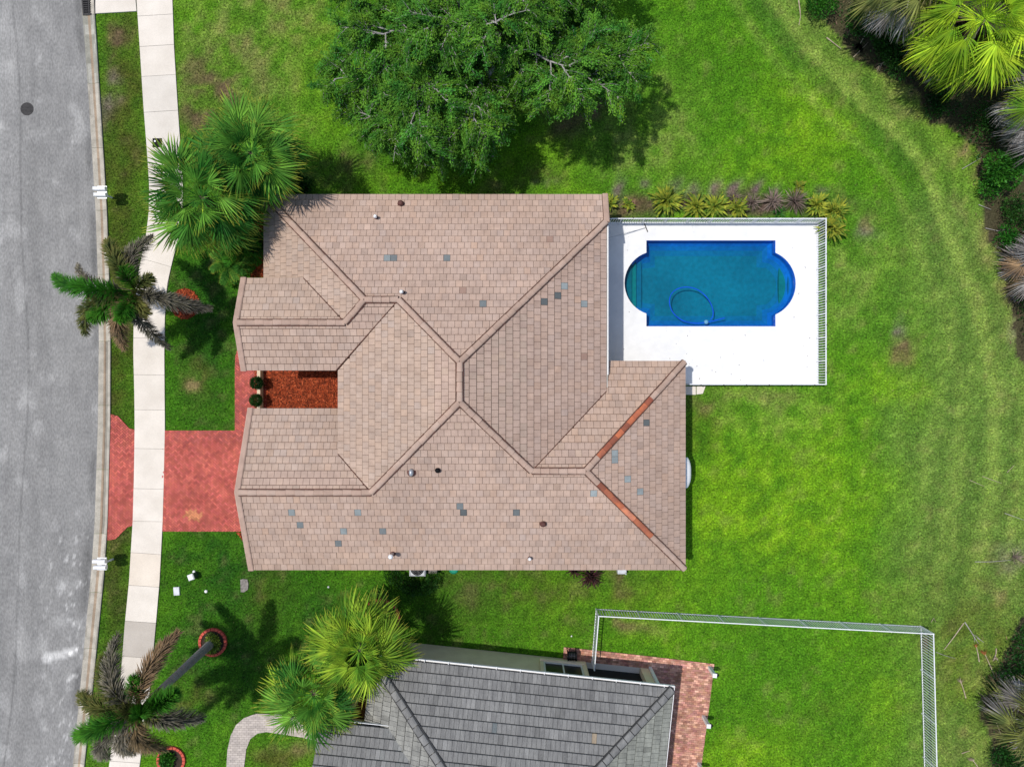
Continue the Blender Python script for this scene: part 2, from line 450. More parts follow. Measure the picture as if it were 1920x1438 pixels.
DRIVE = [(306, 807), (441, 807), (520, 807), (520, 996), (303, 996)]
WALK = [(441, 809), (441, 690), (442, 668), (446, 654), (453, 643), (462, 638), (500, 640), (500, 809)]
APRON = [(207.5, 776), (222, 780), (243, 803), (256, 806), (253, 984), (240, 988), (218, 1010), (202, 1013), (205, 900)]
DECK = [(1100, 417.5), (1533, 417.5), (1533, 722), (1100, 722)]
NPATH_OUT = [(420, 1500), (425, 1438), (427, 1405), (433, 1378), (443, 1358), (458, 1345), (480, 1337), (520, 1338), (620, 1351)]
NPATH_IN = [(620, 1394), (560, 1380), (500, 1371), (483, 1374), (470, 1384), (462, 1404), (458, 1438), (455, 1500)]
NPATH = NPATH_OUT + NPATH_IN
COURT = [(476, 690), (640, 690), (640, 772), (476, 772)]
PATIO = [(1057, 1212.5), (1110, 1217.5), (1222, 1230), (1339, 1244), (1331, 1310), (1322, 1380), (1314, 1440), (1304, 1530), (1180, 1530), (1185, 1290), (1055, 1250)]
WOOD = [(1470, -300), (1496, -40), (1520, 15), (1560, 62), (1600, 100), (1650, 132), (1690, 165), (1740, 215), (1800, 262), (1835, 305), (1838, 360), (1855, 420), (1882, 470), (1896, 560), (1915, 640), (1940, 760), (1960, 900), (1955, 1050), (1925, 1150), (1880, 1220), (1842, 1275), (1838, 1330), (1862, 1380), (1850, 1430), (1840, 1500), (1850, 1800), (2700, 1800), (2700, -300)]

# ------------------------------------------------------------------ lawn wear and growth map
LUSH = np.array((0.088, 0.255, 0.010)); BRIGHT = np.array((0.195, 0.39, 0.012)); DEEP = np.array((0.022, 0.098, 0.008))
PALE = np.array((0.215, 0.315, 0.058)); DRY = np.array((0.27, 0.215, 0.095)); BROWN = np.array((0.155, 0.10, 0.058)); OLIVE = np.array((0.095, 0.125, 0.018))
SOIL = np.array((0.058, 0.042, 0.03)); GREYSOIL = np.array((0.22, 0.17, 0.15))
# px, py, radius x, radius y, growth state, weight, raggedness
BLOBS = [
    (460, 120, 150, 190, PALE, .50, .7), (400, 150, 60, 70, BROWN, .55, .8), (372, 210, 45, 60, BROWN, .7, .7), (520, 60, 90, 80, DRY, .35, .8), (600, 130, 60, 120, BRIGHT, .35, .6),
    (230, 200, 50, 300, OLIVE * .85, .9, .2), (222, 68, 24, 18, BROWN, .85, .6), (200, 112, 16, 45, BROWN, .75, .7), (208, 190, 14, 50, GREYSOIL, .6, .8), (235, 450, 40, 200, OLIVE * .8, .85, .3), (225, 700, 40, 200, OLIVE * .7, .85, .25), (215, 1080, 45, 260, OLIVE * .8, .9, .25),
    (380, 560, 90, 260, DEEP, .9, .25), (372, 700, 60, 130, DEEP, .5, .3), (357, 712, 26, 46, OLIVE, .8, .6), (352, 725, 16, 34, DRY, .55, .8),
    (620, 320, 120, 40, DEEP, .35, .4), (800, 335, 170, 30, BRIGHT, .25, .5), (655, 305, 34, 26, BROWN, .7, .7), (600, 345, 30, 15, BROWN, .4, .7), (950, 350, 30, 12, DRY, .5, .7), (1020, 330, 30, 26, BROWN, .7, .7), (1015, 350, 16, 8, GREYSOIL, .8, .7), (1110, 205, 70, 30, BROWN, .75, .6), (1060, 240, 40, 30, BROWN, .5, .7), (1180, 290, 90, 60, PALE, .45, .7), (1260, 240, 60, 110, PALE, .55, .6),
    (1380, 150, 150, 130, LUSH, .5, .4), (1560, 200, 120, 120, BRIGHT, .55, .5), (1500, 250, 70, 40, BRIGHT, .5, .6), (1480, 300, 90, 40, BRIGHT, .35, .6), (1400, 330, 60, 20, BRIGHT, .5, .5), (1620, 320, 80, 70, LUSH, .4, .5), (1620, 420, 50, 60, LUSH, .5, .5), (1635, 437, 20, 16, GREYSOIL, .85, .7), (1640, 415, 14, 14, DRY, .5, .6),
    (1590, 540, 50, 80, PALE, .7, .5), (1620, 500, 60, 40, PALE, .4, .6), (1690, 640, 70, 120, LUSH, .6, .4), (1700, 668, 20, 28, BROWN, .9, .6), (1690, 622, 10, 18, GREYSOIL, .75, .7), (1670, 720, 70, 50, BRIGHT, .55, .5),
    (1400, 900, 150, 160, BRIGHT, .55, .55), (1360, 985, 110, 70, BRIGHT, .7, .5), (1480, 1010, 130, 60, BRIGHT, .6, .6), (1560, 860, 90, 140, BRIGHT, .4, .6), (1310, 800, 30, 60, OLIVE, .5, .7), (1320, 760, 40, 16, BROWN, .45, .8), (1420, 740, 80, 14, DRY, .3, .7), (1450, 760, 110, 60, PALE, .35, .7),
    (1420, 1090, 130, 50, LUSH, .6, .5), (1300, 1100, 60, 40, BRIGHT, .3, .5), (1190, 1100, 80, 40, OLIVE, .55, .6), (1170, 1085, 50, 26, BROWN, .45, .7), (1000, 1120, 150, 60, OLIVE, .45, .6), (880, 1118, 80, 50, OLIVE, .75, .5), (890, 1110, 40, 26, DRY, .45, .8), (960, 1160, 120, 30, LUSH, .4, .5),
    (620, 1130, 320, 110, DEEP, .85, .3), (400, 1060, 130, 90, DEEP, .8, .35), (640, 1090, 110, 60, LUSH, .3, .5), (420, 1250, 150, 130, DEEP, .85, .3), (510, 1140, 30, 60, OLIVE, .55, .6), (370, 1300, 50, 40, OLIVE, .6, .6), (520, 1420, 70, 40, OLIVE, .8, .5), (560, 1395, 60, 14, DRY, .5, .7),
    (1540, 1320, 220, 150, LUSH, .5, .4), (1500, 1230, 200, 60, LUSH, .4, .5), (1400, 1415, 80, 50, BRIGHT, .7, .5), (1220, 1190, 80, 30, BRIGHT, .3, .6), (1170, 1175, 60, 10, DRY, .5, .7), (1180, 1180, 30, 16, BROWN, .35, .7), (1655, 1320, 40, 70, BRIGHT, .4, .5), (1560, 1340, 60, 60, OLIVE, .3, .7),
    (1820, 1180, 110, 160, OLIVE, .6, .5), (1820, 1300, 50, 90, BRIGHT, .25, .6), (1800, 1390, 40, 60, DRY, .35, .7), (1830, 1260, 30, 20, DRY, .5, .7), (1720, 1215, 14, 26, BROWN, .7, .5),
    (1530, 60, 60, 60, PALE, .6, .5), (1620, 150, 70, 40, DRY, .45, .7), (1700, 190, 60, 30, DRY, .5, .7), (1820, 290, 40, 40, DRY, .6, .7), (1860, 440, 30, 60, DRY, .5, .7), (1885, 560, 20, 60, DRY, .5, .7), (1905, 610, 14, 40, GREYSOIL, .7, .5), (1905, 1045, 26, 24, GREYSOIL, .8, .5), (1880, 1110, 40, 30, DRY, .4, .6),
]
for _x, _y, _w, _h in ((1152, 360, 9, 18), (1204, 352, 9, 7), (1274, 357, 10, 14), (1309, 362, 11, 17), (1347, 362, 10, 18), (1384, 360, 9, 17), (1424, 360, 8, 18), (1462, 352, 9, 10), (1545, 362, 7, 6)):
    BLOBS.append((_x, _y, _w * 1.25, _h * 1.25, GREYSOIL * 0.8, .95, .35))
BLOBS.append((1330, 394, 230, 17, SOIL * 1.5, 1.0, .25)); BLOBS.append((1170, 392, 40, 18, BROWN, .9, .3)); BLOBS.append((1460, 385, 90, 24, SOIL * 1.7, .9, .4))
MOW = np.array([(1380, -150), (1430, -40), (1510, 75), (1610, 180), (1690, 250), (1742, 320), (1775, 420), (1815, 520), (1850, 620), (1868, 750), (1866, 900), (1840, 1050), (1800, 1180), (1780, 1300), (1775, 1500)], float)

def poly_dist(X, Y, P):
    best = np.full(X.shape, 1e9); side = np.zeros(X.shape)
    for i in range(len(P) - 1):
        ax, ay = P[i]; bx, by = P[i + 1]
        dx, dy = bx - ax, by - ay; l2 = dx * dx + dy * dy
        t = np.clip(((X - ax) * dx + (Y - ay) * dy) / l2, 0, 1)
        d = np.hypot(X - ax - t * dx, Y - ay - t * dy)
        s = np.sign((X - ax) * dy - (Y - ay) * dx)
        m = d < best
        best = np.where(m, d, best); side = np.where(m, s, side)
    return best * side

def smooth01(a, b, x):
    t = np.clip((x - a) / (b - a), 0, 1)
    return t * t * (3 - 2 * t)

def lawn_color(x, y):
    """growth state of the turf at world x, y -> albedo and grass cover"""
    px = 960 + x * 36.994; py = 719 - y * 36.994
    wob = (fbm(x * .55, y * .55, 2) - .5) * 60
    wob2 = (fbm(x * .55, y * .55, 5) - .5) * 60
    qx = px + wob; qy = py + wob2
    n1 = fbm(x * .35, y * .35, 1); n2 = fbm(x * 1.6, y * 1.6, 8); n3 = fbm(x * 8, y * 8, 3, 3); n4 = fbm(x * 3.2, y * 3.2, 51, 3)
    col = np.empty(x.shape + (3,))
    col[:] = LUSH
    def mix(c, w):
        nonlocal col
        w = np.clip(w, 0, 1)[..., None]
        col = col * (1 - w) + c * w
    mix(BRIGHT, smooth01(.45, .75, n1) * .3)
    mix(DEEP, smooth01(.5, .25, n1) * .2)
    # tired, paler turf along the back edge of the plot
    back = smooth01(1600, 1760, qx) * smooth01(330, 430, qy)
    mix(PALE * np.array((.85, .92, .95)), back * .8)
    stripe = .5 + .5 * np.sin((px + (py - 700) * .09 + 14 * np.sin(py / 130)) / 61.0 * 2 * math.pi)
    mix(np.array((.06, .13, .022)), back * smooth01(.55, .95, stripe) * .26)
    mix(PALE * 1.1, back * smooth01(.45, .05, stripe) * .2)
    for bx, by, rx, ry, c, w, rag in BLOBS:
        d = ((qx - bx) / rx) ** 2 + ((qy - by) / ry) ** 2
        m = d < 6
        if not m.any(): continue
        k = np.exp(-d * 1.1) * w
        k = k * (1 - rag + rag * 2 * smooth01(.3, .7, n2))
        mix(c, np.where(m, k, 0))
    # mower tracks that follow the back edge
    d = poly_dist(px, py, MOW) / 37.0
    on = smooth01(1250, 900, py)
    trk = np.array((.055, .14, .022)); top = smooth01(560, 330, py)
    mix(PALE * np.array((.95, 1.0, 1.0)), on * smooth01(-1.2, -.6, -np.abs(d - .6) + .3) * smooth01(-2.2, -.2, -np.abs(d)) * .45)
    mix(PALE * 1.2, on * smooth01(.42, .12, np.abs(d + .12)) * .6)
    mix(trk, on * smooth01(.52, .40, np.abs(d + .92)) * (.14 + .30 * top))
    mix(PALE * 1.1, on * smooth01(.4, .1, np.abs(d + 1.85)) * .35)
    mix(trk, on * smooth01(.45, .25, np.abs(d - .75)) * .24)
    mix(PALE * 1.15, on * smooth01(.7, .2, np.abs(d - 1.5)) * .25)
    # blade-scale patchiness
    mix(DRY, smooth01(.60, .80, n2) * .22)
    mix(DEEP, smooth01(.42, .25, n2) * .22)
    col = col * (1 + smooth01(.52, .75, n4)[..., None] * np.array((.32, .18, .35)))
    mix(DEEP * .9, smooth01(.46, .24, n4) * .18)
    col = col * (0.62 + 0.8 * n3[..., None])
    wood = inside(WOOD, qx, qy)
    cover = np.where(wood, 0.04, 1.0)
    mix(SOIL * 1.25, np.where(wood, .9, 0))
    lum_b = col[..., 0] / (col[..., 1] + 1e-6)
    cover = cover * smooth01(1.45, .9, lum_b)
    return col, cover

# ------------------------------------------------------------------ ground sheet
_ax = np.concatenate([[-900, -300, -120, -60], np.arange(-36, 36.01, .2), [60, 120, 300, 900]])
_ay = np.concatenate([[-900, -300, -120, -60], np.arange(-28, 28.01, .2), [60, 120, 300, 900]])
GX, GY = np.meshgrid(_ax, _ay)
_c, _cov = lawn_color(GX, GY)
POOL_BOX = WP([(1160, 440), (1503, 440), (1503, 624), (1160, 624)])
_nx, _ny = len(_ax), len(_ay)
_V = np.stack([GX.ravel(), GY.ravel(), np.zeros(GX.size)], 1)
_I = np.arange(_nx * _ny).reshape(_ny, _nx)
_F = np.stack([_I[:-1, :-1].ravel(), _I[:-1, 1:].ravel(), _I[1:, 1:].ravel(), _I[1:, :-1].ravel()], 1)
_fc = _V[_F].mean(1)
_F = _F[~inside(POOL_BOX, _fc[:, 0], _fc[:, 1])]
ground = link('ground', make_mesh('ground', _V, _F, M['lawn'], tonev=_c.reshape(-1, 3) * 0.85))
tag(ground, 'lawn ground with thatch and bare patches around the houses', kind='structure')

# ------------------------------------------------------------------ road, gutter, sidewalk
def interp(P, s):
    """point on polyline P at photograph row s"""
    for i in range(len(P) - 1):
        if P[i][1] <= s <= P[i + 1][1]:
            t = (s - P[i][1]) / (P[i + 1][1] - P[i][1])
            return P[i][0] + t * (P[i + 1][0] - P[i][0])
    return P[-1][0] if s > P[-1][1] else P[0][0]

rows = np.arange(-420, 1900, 7.0)
RX = np.concatenate([np.linspace(-700, 0, 30), np.linspace(6, 100, 40)])
V = []; T = []
for r in rows:
    e = interp(ROAD_EDGE, r)
    for k, u in enumerate(np.concatenate([np.linspace(-700, 0, 24), np.linspace(0, e, 64)[1:]])):
        p = W(u, r, 0); V.append((p.x, p.y, 0.008))
V = np.array(V); nc = 24 + 63
X_, Y_ = V[:, 0], V[:, 1]
PXr = 960 + X_ * 36.994; PYr = 719 - Y_ * 36.994
tn = np.ones(len(V))
edge = np.array([interp(ROAD_EDGE, r) for r in rows]).repeat(nc)
seam = 50 + (edge - 186) * 0.85 + 5 * np.sin(PYr / 90)
tn *= 1 + .16 * smooth01(8, -25, PXr - seam) * smooth01(900, 200, PYr)             # older, lighter lane
tn *= 1 - .30 * np.exp(-((PXr - seam) / 1.6) ** 2)                                   # paving seam
tn *= 1 - .10 * np.exp(-((PXr - seam - 26) / 12) ** 2) - .08 * np.exp(-((PXr - seam + 28) / 9) ** 2)
dark = np.exp(-((PXr - edge + 6) / 7) ** 2) * smooth01(.35, .65, fbm(X_ * .1, Y_ * .45, 21)) * .38
tn *= 1 - dark
tn *= 1 - .42 * np.exp(-(((PXr - (edge - 10)) / 10) ** 2 + ((PYr - 1070) / 80) ** 2)) * (.5 + fbm(X_ * 3, Y_ * 3, 61))
tn *= .93 + .14 * fbm(X_ * .7, Y_ * .2, 31)
tn *= .95 + .10 * fbm(X_ * 4, Y_ * .15, 33)
for bx, by, r_, a in ((118, 1098, 10, .5), (150, 1095, 9, .6), (113, 1165, 12, .5), (145, 1168, 8, .5), (128, 1292, 6, .35), (20, 50, 40, .16), (10, 130, 20, .25), (60, 100, 25, .12), (150, 135, 22, .12), (152, 553, 11, .6), (111, 245, 4, .5), (72, 190, 6, .35), (2, 235, 6, .5), (160, 640, 18, .15), (15, 790, 60, .12)):
    tn *= 1 + a * np.exp(-((PXr - bx) ** 2 + (PYr - by) ** 2) / (r_ * r_))
_rot = ((PXr - 112) * .966 - (PYr - 1226) * .259, (PXr - 112) * .259 + (PYr - 1226) * .966)
tn *= 1 + 1.0 * smooth01(38, 31, np.abs(_rot[0])) * smooth01(10, 5, np.abs(_rot[1] + (fbm(X_ * 3, Y_ * 3, 2) - .5) * 8))   # pale scrape on the asphalt
spk = fbm(X_ * 6, Y_ * 6, 41, 2)
tn *= 1 + .6 * smooth01(.70, .80, spk) * smooth01(950, 1050, PYr) * smooth01(60, 110, PXr)
tn *= 1 + .25 * smooth01(.66, .74, fbm(X_ * 1.1, Y_ * .8, 71, 3)) + .12 * smooth01(.74, .84, spk)
nr = len(rows)
I = np.arange(nr * nc).reshape(nr, nc)
F = np.stack([I[1:, :-1].ravel(), I[1:, 1:].ravel(), I[:-1, 1:].ravel(), I[:-1, :-1].ravel()], 1)
tonev = np.stack([tn, tn, tn * 1.005], 1)
road = link('road', make_mesh('road', V, F, M['asphalt'], tonev=tonev))
tag(road, 'worn grey asphalt street with patches and a pale scrape', kind='structure')

curb = bpy.data.objects.new('curb', None); COL.objects.link(curb); tag(curb, 'concrete valley gutter along the street edge', kind='structure')
curb.location = W(190, 700, 0)
cuts = [-420, -330, -240, -150, -60, 29, 157, 278, 395, 515, 640, 760, 880, 1000, 1110, 1215, 1320, 1430, 1540, 1650]
PROF = [(0.0, .014), (.12, .016), (.40, .006), (.52, .002), (.60, .004), (.80, .06), (.90, .075), (1.0, .07)]
for s0, s1 in zip(cuts[:-1], cuts[1:]):
    g = G(); n = max(3, int((s1 - s0) / 18))
    vs = []; fs = []; tt = []
    k = random.uniform(.93, 1.07)
    for i in range(n + 1):
        r = s0 + .25 + (s1 - s0 - .5) * i / n
        a, b = interp(ROAD_EDGE, r), interp(CURB_BACK, r)
        for u, z in PROF:
            p = W(a + (b - a) * u, r, 0); vs.append((p.x, p.y, z + .012))
        p = W(b, r, 0); vs.append((p.x, p.y, -.1))
    m = len(PROF) + 1
    for i in range(n):
        for j in range(m - 1):
            fs.append((i * m + j, (i + 1) * m + j, (i + 1) * m + j + 1, i * m + j + 1)[::1])
            u = (PROF[j][0] + (PROF[min(j + 1, m - 2)][0])) / 2
            nn = float(fbm(np.array([i * .9 + s0]), np.array([j * .2]), 4)[0])
            t = np.array((1.0, 1.0, 1.0)) * k * (.86 + .28 * nn)
            if j in (2, 3): t *= (.80, .66, .56)                       # rusty flow line
            if j in (0, 6) and nn > .55 and (r < 300 or r > 1000): t *= .72
            if 29 <= s0 < 150 and j not in (2, 3): t *= (.92, .97, 1.0) if nn > .5 else (.7, .74, .74)
            if s0 < 1000 and s1 > 750 and j in (3, 4): t *= .62
            tt.append(tuple(t))
    g.V = vs; g.F = fs; g.T = tt
    part('curb_segment', g, M['gutter'], curb)

sidewalk = bpy.data.objects.new('sidewalk', None); COL.objects.link(sidewalk); tag(sidewalk, 'pale concrete sidewalk of separate slabs', kind='structure')
sidewalk.location = W(280, 700, 0)
sw_cut = [-420, -340, -260, -175, -95, -32, 30, 87, 143, 210, 284, 360, 428, 493, 560, 634, 703, 768.5, 841, 916, 977, 1037, 1098, 1165, 1231, 1300, 1364, 1427, 1500, 1580, 1660]
for s0, s1 in zip(sw_cut[:-1], sw_cut[1:]):
    g = G()
    slant0 = -4 if s0 < 400 else (16 if 430 < s0 < 520 else (4 if s0 > 1000 else 1))
    slant1 = -4 if s1 < 400 else (16 if 430 < s1 < 520 else (4 if s1 > 1000 else 1))
    n = 4
    tone = np.array((1.0, 1.0, 1.0)) * random.uniform(.97, 1.03)
    if s0 in (143, 210, 284): tone = np.array((.90, .91, .92))
    if s0 == 1165: tone = np.array((.66, .65, .64))
    if s0 == 1231: tone = np.array((.88, .87, .85))
    if s0 in (1037,): tone *= (1.0, .965, .92)
    Lp, Rp = [], []
    for i in range(n + 1):
        rl = s0 + .28 + (s1 - s0 - .56) * i / n
        ra = rl - (slant0 * (1 - i / n) + slant1 * i / n) * -.5
        rb = rl + (slant0 * (1 - i / n) + slant1 * i / n) * .5
        rL = rl - (slant0 * (1 - i / n) + slant1 * i / n) * .5
        a = W(interp(SW_L, rL), rL); b = W(interp(SW_R, rb), rb)
        Lp.append(tuple(a[:2])); Rp.append(tuple(b[:2]))
    dz = random.uniform(-.003, .003)
    z1 = .055 + dz
    m = 7
    vs = []
    for (ax_, ay_), (bx_, by_) in zip(Lp, Rp):
        for j in range(m):
            u = j / (m - 1); vs.append((ax_ + (bx_ - ax_) * u, ay_ + (by_ - ay_) * u, z1))
    fs = []; tt = []
    for i in range(n):
        for j in range(m - 1):
            fs.append((i * m + j, (i + 1) * m + j, (i + 1) * m + j + 1, i * m + j + 1))
            t = tone.copy()
            tt.append(tuple(t))
    ring = [0 * m + j for j in range(m)] + [i * m + m - 1 for i in range(1, n + 1)] + [n * m + j for j in range(m - 2, -1, -1)] + [i * m for i in range(n - 1, 0, -1)]
    b0 = len(vs)
    for q in ring: vs.append((vs[q][0], vs[q][1], -.06))
    for i in range(len(ring)):
        j = (i + 1) % len(ring)
        fs.append((ring[i], ring[j], b0 + j, b0 + i)); tt.append(tuple(tone * .8))
    g.V, g.F, g.T = vs, fs, tt
    part('slab', g, M['concrete'], sidewalk)
g = G()
g.prism([tuple(W(interp(SW_L, r) + 1, r)[:2]) for r in sw_cut] + [tuple(W(interp(SW_R, r) - 1, r)[:2]) for r in sw_cut[::-1]], -.05, .032)
part('bedding', g, M['stone'], sidewalk, tone=False)

# storm drain apron of concrete at the top edge
g = G(); g.prism(WP([(181, -60), (250, -60), (257, 22.5), (180, 27)]), -.05, .062)
inlet = solo('drain_apron', g, M['concrete'], kind='structure')
inlet['label'] = 'concrete apron between storm drain and sidewalk'

# ------------------------------------------------------------------ paving
def herringbone(poly, z, mat, joint, parent_name, label, bw=.10, ang=math.pi / 4, gap=.013, toner=None, name='paver', th=.05, border=None, kind='structure'):
    root = G(); root.prism(poly, -.03, z - .012)
    base = solo(parent_name, root, joint, kind=kind)
    base['label'] = label
    xs = [p[0] for p in poly]; ys = [p[1] for p in poly]
    cx, cy = sum(xs) / len(xs), sum(ys) / len(ys)
    R = max(math.hypot(x - cx, y - cy) for x, y in poly) / bw + 4
    ca, sa = math.cos(ang), math.sin(ang)
    g = G()
    n = int(R * .8) + 3
    for i in range(-n * 2, n * 2):
        for j in range(-n, n):
            ox, oy = i + 2 * j, i - 2 * j
            for (x0, y0, x1, y1) in ((0, 0, 2, 1), (0, 1, 1, 3)):
                ux, uy = ox + (x0 + x1) / 2, oy + (y0 + y1) / 2
                if ux * ux + uy * uy > R * R: continue
                e = gap / bw / 2
                q = [(ox + x0 + e, oy + y0 + e), (ox + x1 - e, oy + y0 + e), (ox + x1 - e, oy + y1 - e), (ox + x0 + e, oy + y1 - e)]
                q = [(cx + bw * (a * ca - b * sa), cy + bw * (a * sa + b * ca)) for a, b in q]
                add_paver(g, q, poly, z, toner, th)
    o = part(name, g, mat, base, kind='stuff')
    return base

def add_paver(g, q, poly, z, toner, th):
    mx = sum(a for a, b in q) / 4; my = sum(b for a, b in q) / 4
    X = np.array([a for a, b in q] + [mx]); Y = np.array([b for a, b in q] + [my])
    ins = inside(poly, X, Y)
    if not ins.any(): return
    if not ins.all():
        q = clean(clip_convex(poly, q))
        if len(q) < 3 or abs(area2(q)) < .002: return
    zz = z + random.uniform(-.003, .003)
    t = toner(mx, my) if toner else (1, 1, 1)
    n = len(q)
    vs = [(a, b, zz - th * .3) for a, b in q] + [(a, b, zz) for a, b in q]
    fs = [tuple(range(n, 2 * n))] + [(i, (i + 1) % n, (i + 1) % n + n, i + n) for i in range(n)]
    g.add(vs, fs, t)

def red_tone(x, y):
    v = random.uniform(.74, 1.24)
    n = float(fbm(np.array([x * .8]), np.array([y * .8]), 6)[0])
    v *= .82 + .36 * n
    px, py = to_px(x, y, 0)
    if ((px - 362) / 17) ** 2 + ((py - 966) / 13) ** 2 < random.uniform(.3, 1.1): return (1.25 * v, 2.1 * v, 1.3 * v)    # yellowish spill
    if py < 830 and px > 320 and random.random() < .3: return (.8 * v, .85 * v, .95 * v)
    return (v, v * random.uniform(.92, 1.08), v * random.uniform(.92, 1.1))

DRIVE_W = WP(DRIVE); WALK_W = WP(WALK); APRON_W = WP(APRON)
herringbone(DRIVE_W, .05, M['paver_red'], M['paver_sand'], 'driveway', 'red herringbone paver driveway in front of the garage', toner=red_tone)
herringbone(WALK_W, .052, M['paver_red'], M['paver_sand'], 'front_walk', 'narrow red paver walk along the front garden', toner=red_tone)
herringbone(APRON_W, .045, M['paver_red'], M['paver_sand'], 'driveway_apron', 'flared red paver apron between sidewalk and street', toner=red_tone)

# ------------------------------------------------------------------ grass blades
def grass_blades():
    n = 620000
    X = RNG.uniform(-29.5, 29.5, n); Y = RNG.uniform(-22.5, 22.5, n)
    keep = np.ones(n, bool)
    ring = [tuple(W(interp(CURB_BACK, r) + 1.2, r)[:2]) for r in rows]
    keep &= ~inside([(-60, 40)] + ring + [(-60, -40)], X, Y)
    swp = [tuple(W(interp(SW_L, r) - 1.0, r)[:2]) for r in sw_cut] + [tuple(W(interp(SW_R, r) + 1.0, r)[:2]) for r in sw_cut[::-1]]
    for P in (swp, DRIVE_W, WALK_W, APRON_W, WP(DECK), WP(NPATH), WP(COURT), WP(PATIO), WP([(175, -80), (262, -80), (259, 24), (176, 28)])):
        keep &= ~inside(P, X, Y)
    for (x0, x1, y0, y1) in ((-11.1, 3.9, -8.2, 8.3), (-11.6, 7.6, -8.2, .5)):
        keep &= ~((X > x0) & (X < x1) & (Y > y0) & (Y < y1))
    keep &= ~inside(NB_FOOT, X, Y)
    for (bx, by, br) in BEDS:
        p = W(bx, by); keep &= (X - p.x) ** 2 + (Y - p.y) ** 2 > br * br
    X, Y = X[keep], Y[keep]
    c, cov = lawn_color(X, Y)
    k2 = RNG.random(len(X)) < cov
    X, Y, c = X[k2], Y[k2], c[k2]
    n = len(X)
    a = RNG.uniform(0, 2 * math.pi, n); ln = RNG.uniform(.045, .105, n); w = RNG.uniform(.011, .022, n); lean = RNG.uniform(.25, .95, n) * ln
    ca, sa = np.cos(a), np.sin(a)
    V = np.empty((n, 3, 3))
    V[:, 0] = np.stack([X - sa * w, Y + ca * w, np.full(n, -.004)], 1)
    V[:, 1] = np.stack([X + sa * w, Y - ca * w, np.full(n, -.004)], 1)
    V[:, 2] = np.stack([X + ca * lean, Y + sa * lean, np.sqrt(np.maximum(ln ** 2 - lean ** 2, .0004)) + .012], 1)
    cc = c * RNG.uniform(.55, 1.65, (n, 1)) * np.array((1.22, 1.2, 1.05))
    dry = RNG.random(n) < .07
    cc[dry] = cc[dry] * .4 + np.array((.30, .26, .11)) * .6
    o = link('grass', make_mesh('grass', V.reshape(-1, 3), np.arange(n * 3).reshape(n, 3), M['grass'], tonev=np.repeat(cc, 3, 0)))
    tag(o, 'short mown green grass of the lawns', kind='stuff')
# ------------------------------------------------------------------ roof building kit
PITCH = 5.0 / 12.0

def facet(poly, eave_pt, up, ze, s=PITCH):
    """roof plane: plan polygon, a point on its eave line, plan direction uphill, height of that eave line"""
    ux, uy = up; l = math.hypot(ux, uy); ux, uy = ux / l, uy / l
    return dict(poly=poly, o=eave_pt, up=(ux, uy), al=(uy, -ux), ze=ze, s=s,
                z=lambda x, y: ze + s * ((x - eave_pt[0]) * ux + (y - eave_pt[1]) * uy))

def local_poly(f, poly=None):
    ox, oy = f['o']; ux, uy = f['up']; ax, ay = f['al']
    return [((x - ox) * ax + (y - oy) * ay, (x - ox) * ux + (y - oy) * uy) for x, y in (poly or f['poly'])]

def to_world(f, u, v):
    ox, oy = f['o']; ux, uy = f['up']; ax, ay = f['al']
    return ox + u * ax + v * ux, oy + u * ay + v * uy

def tile_geo(pts, v0, ex, s, hb, ht, z0=0.0, zlow=-.03):
    """wedge shaped tile over local polygon pts (u, v)"""
    n = len(pts)
    if area2(pts) < 0: pts = pts[::-1]
    top = [(u, v, s * v + hb + (ht - hb) * min(max((v - v0) / ex, 0), 1) + z0) for u, v in pts]
    bot = [(u, v, s * v + zlow) for u, v in pts]
    fs = [tuple(range(n, 2 * n))] + [(i, (i + 1) % n, (i + 1) % n + n, i + n) for i in range(n)]
    return bot + top, fs

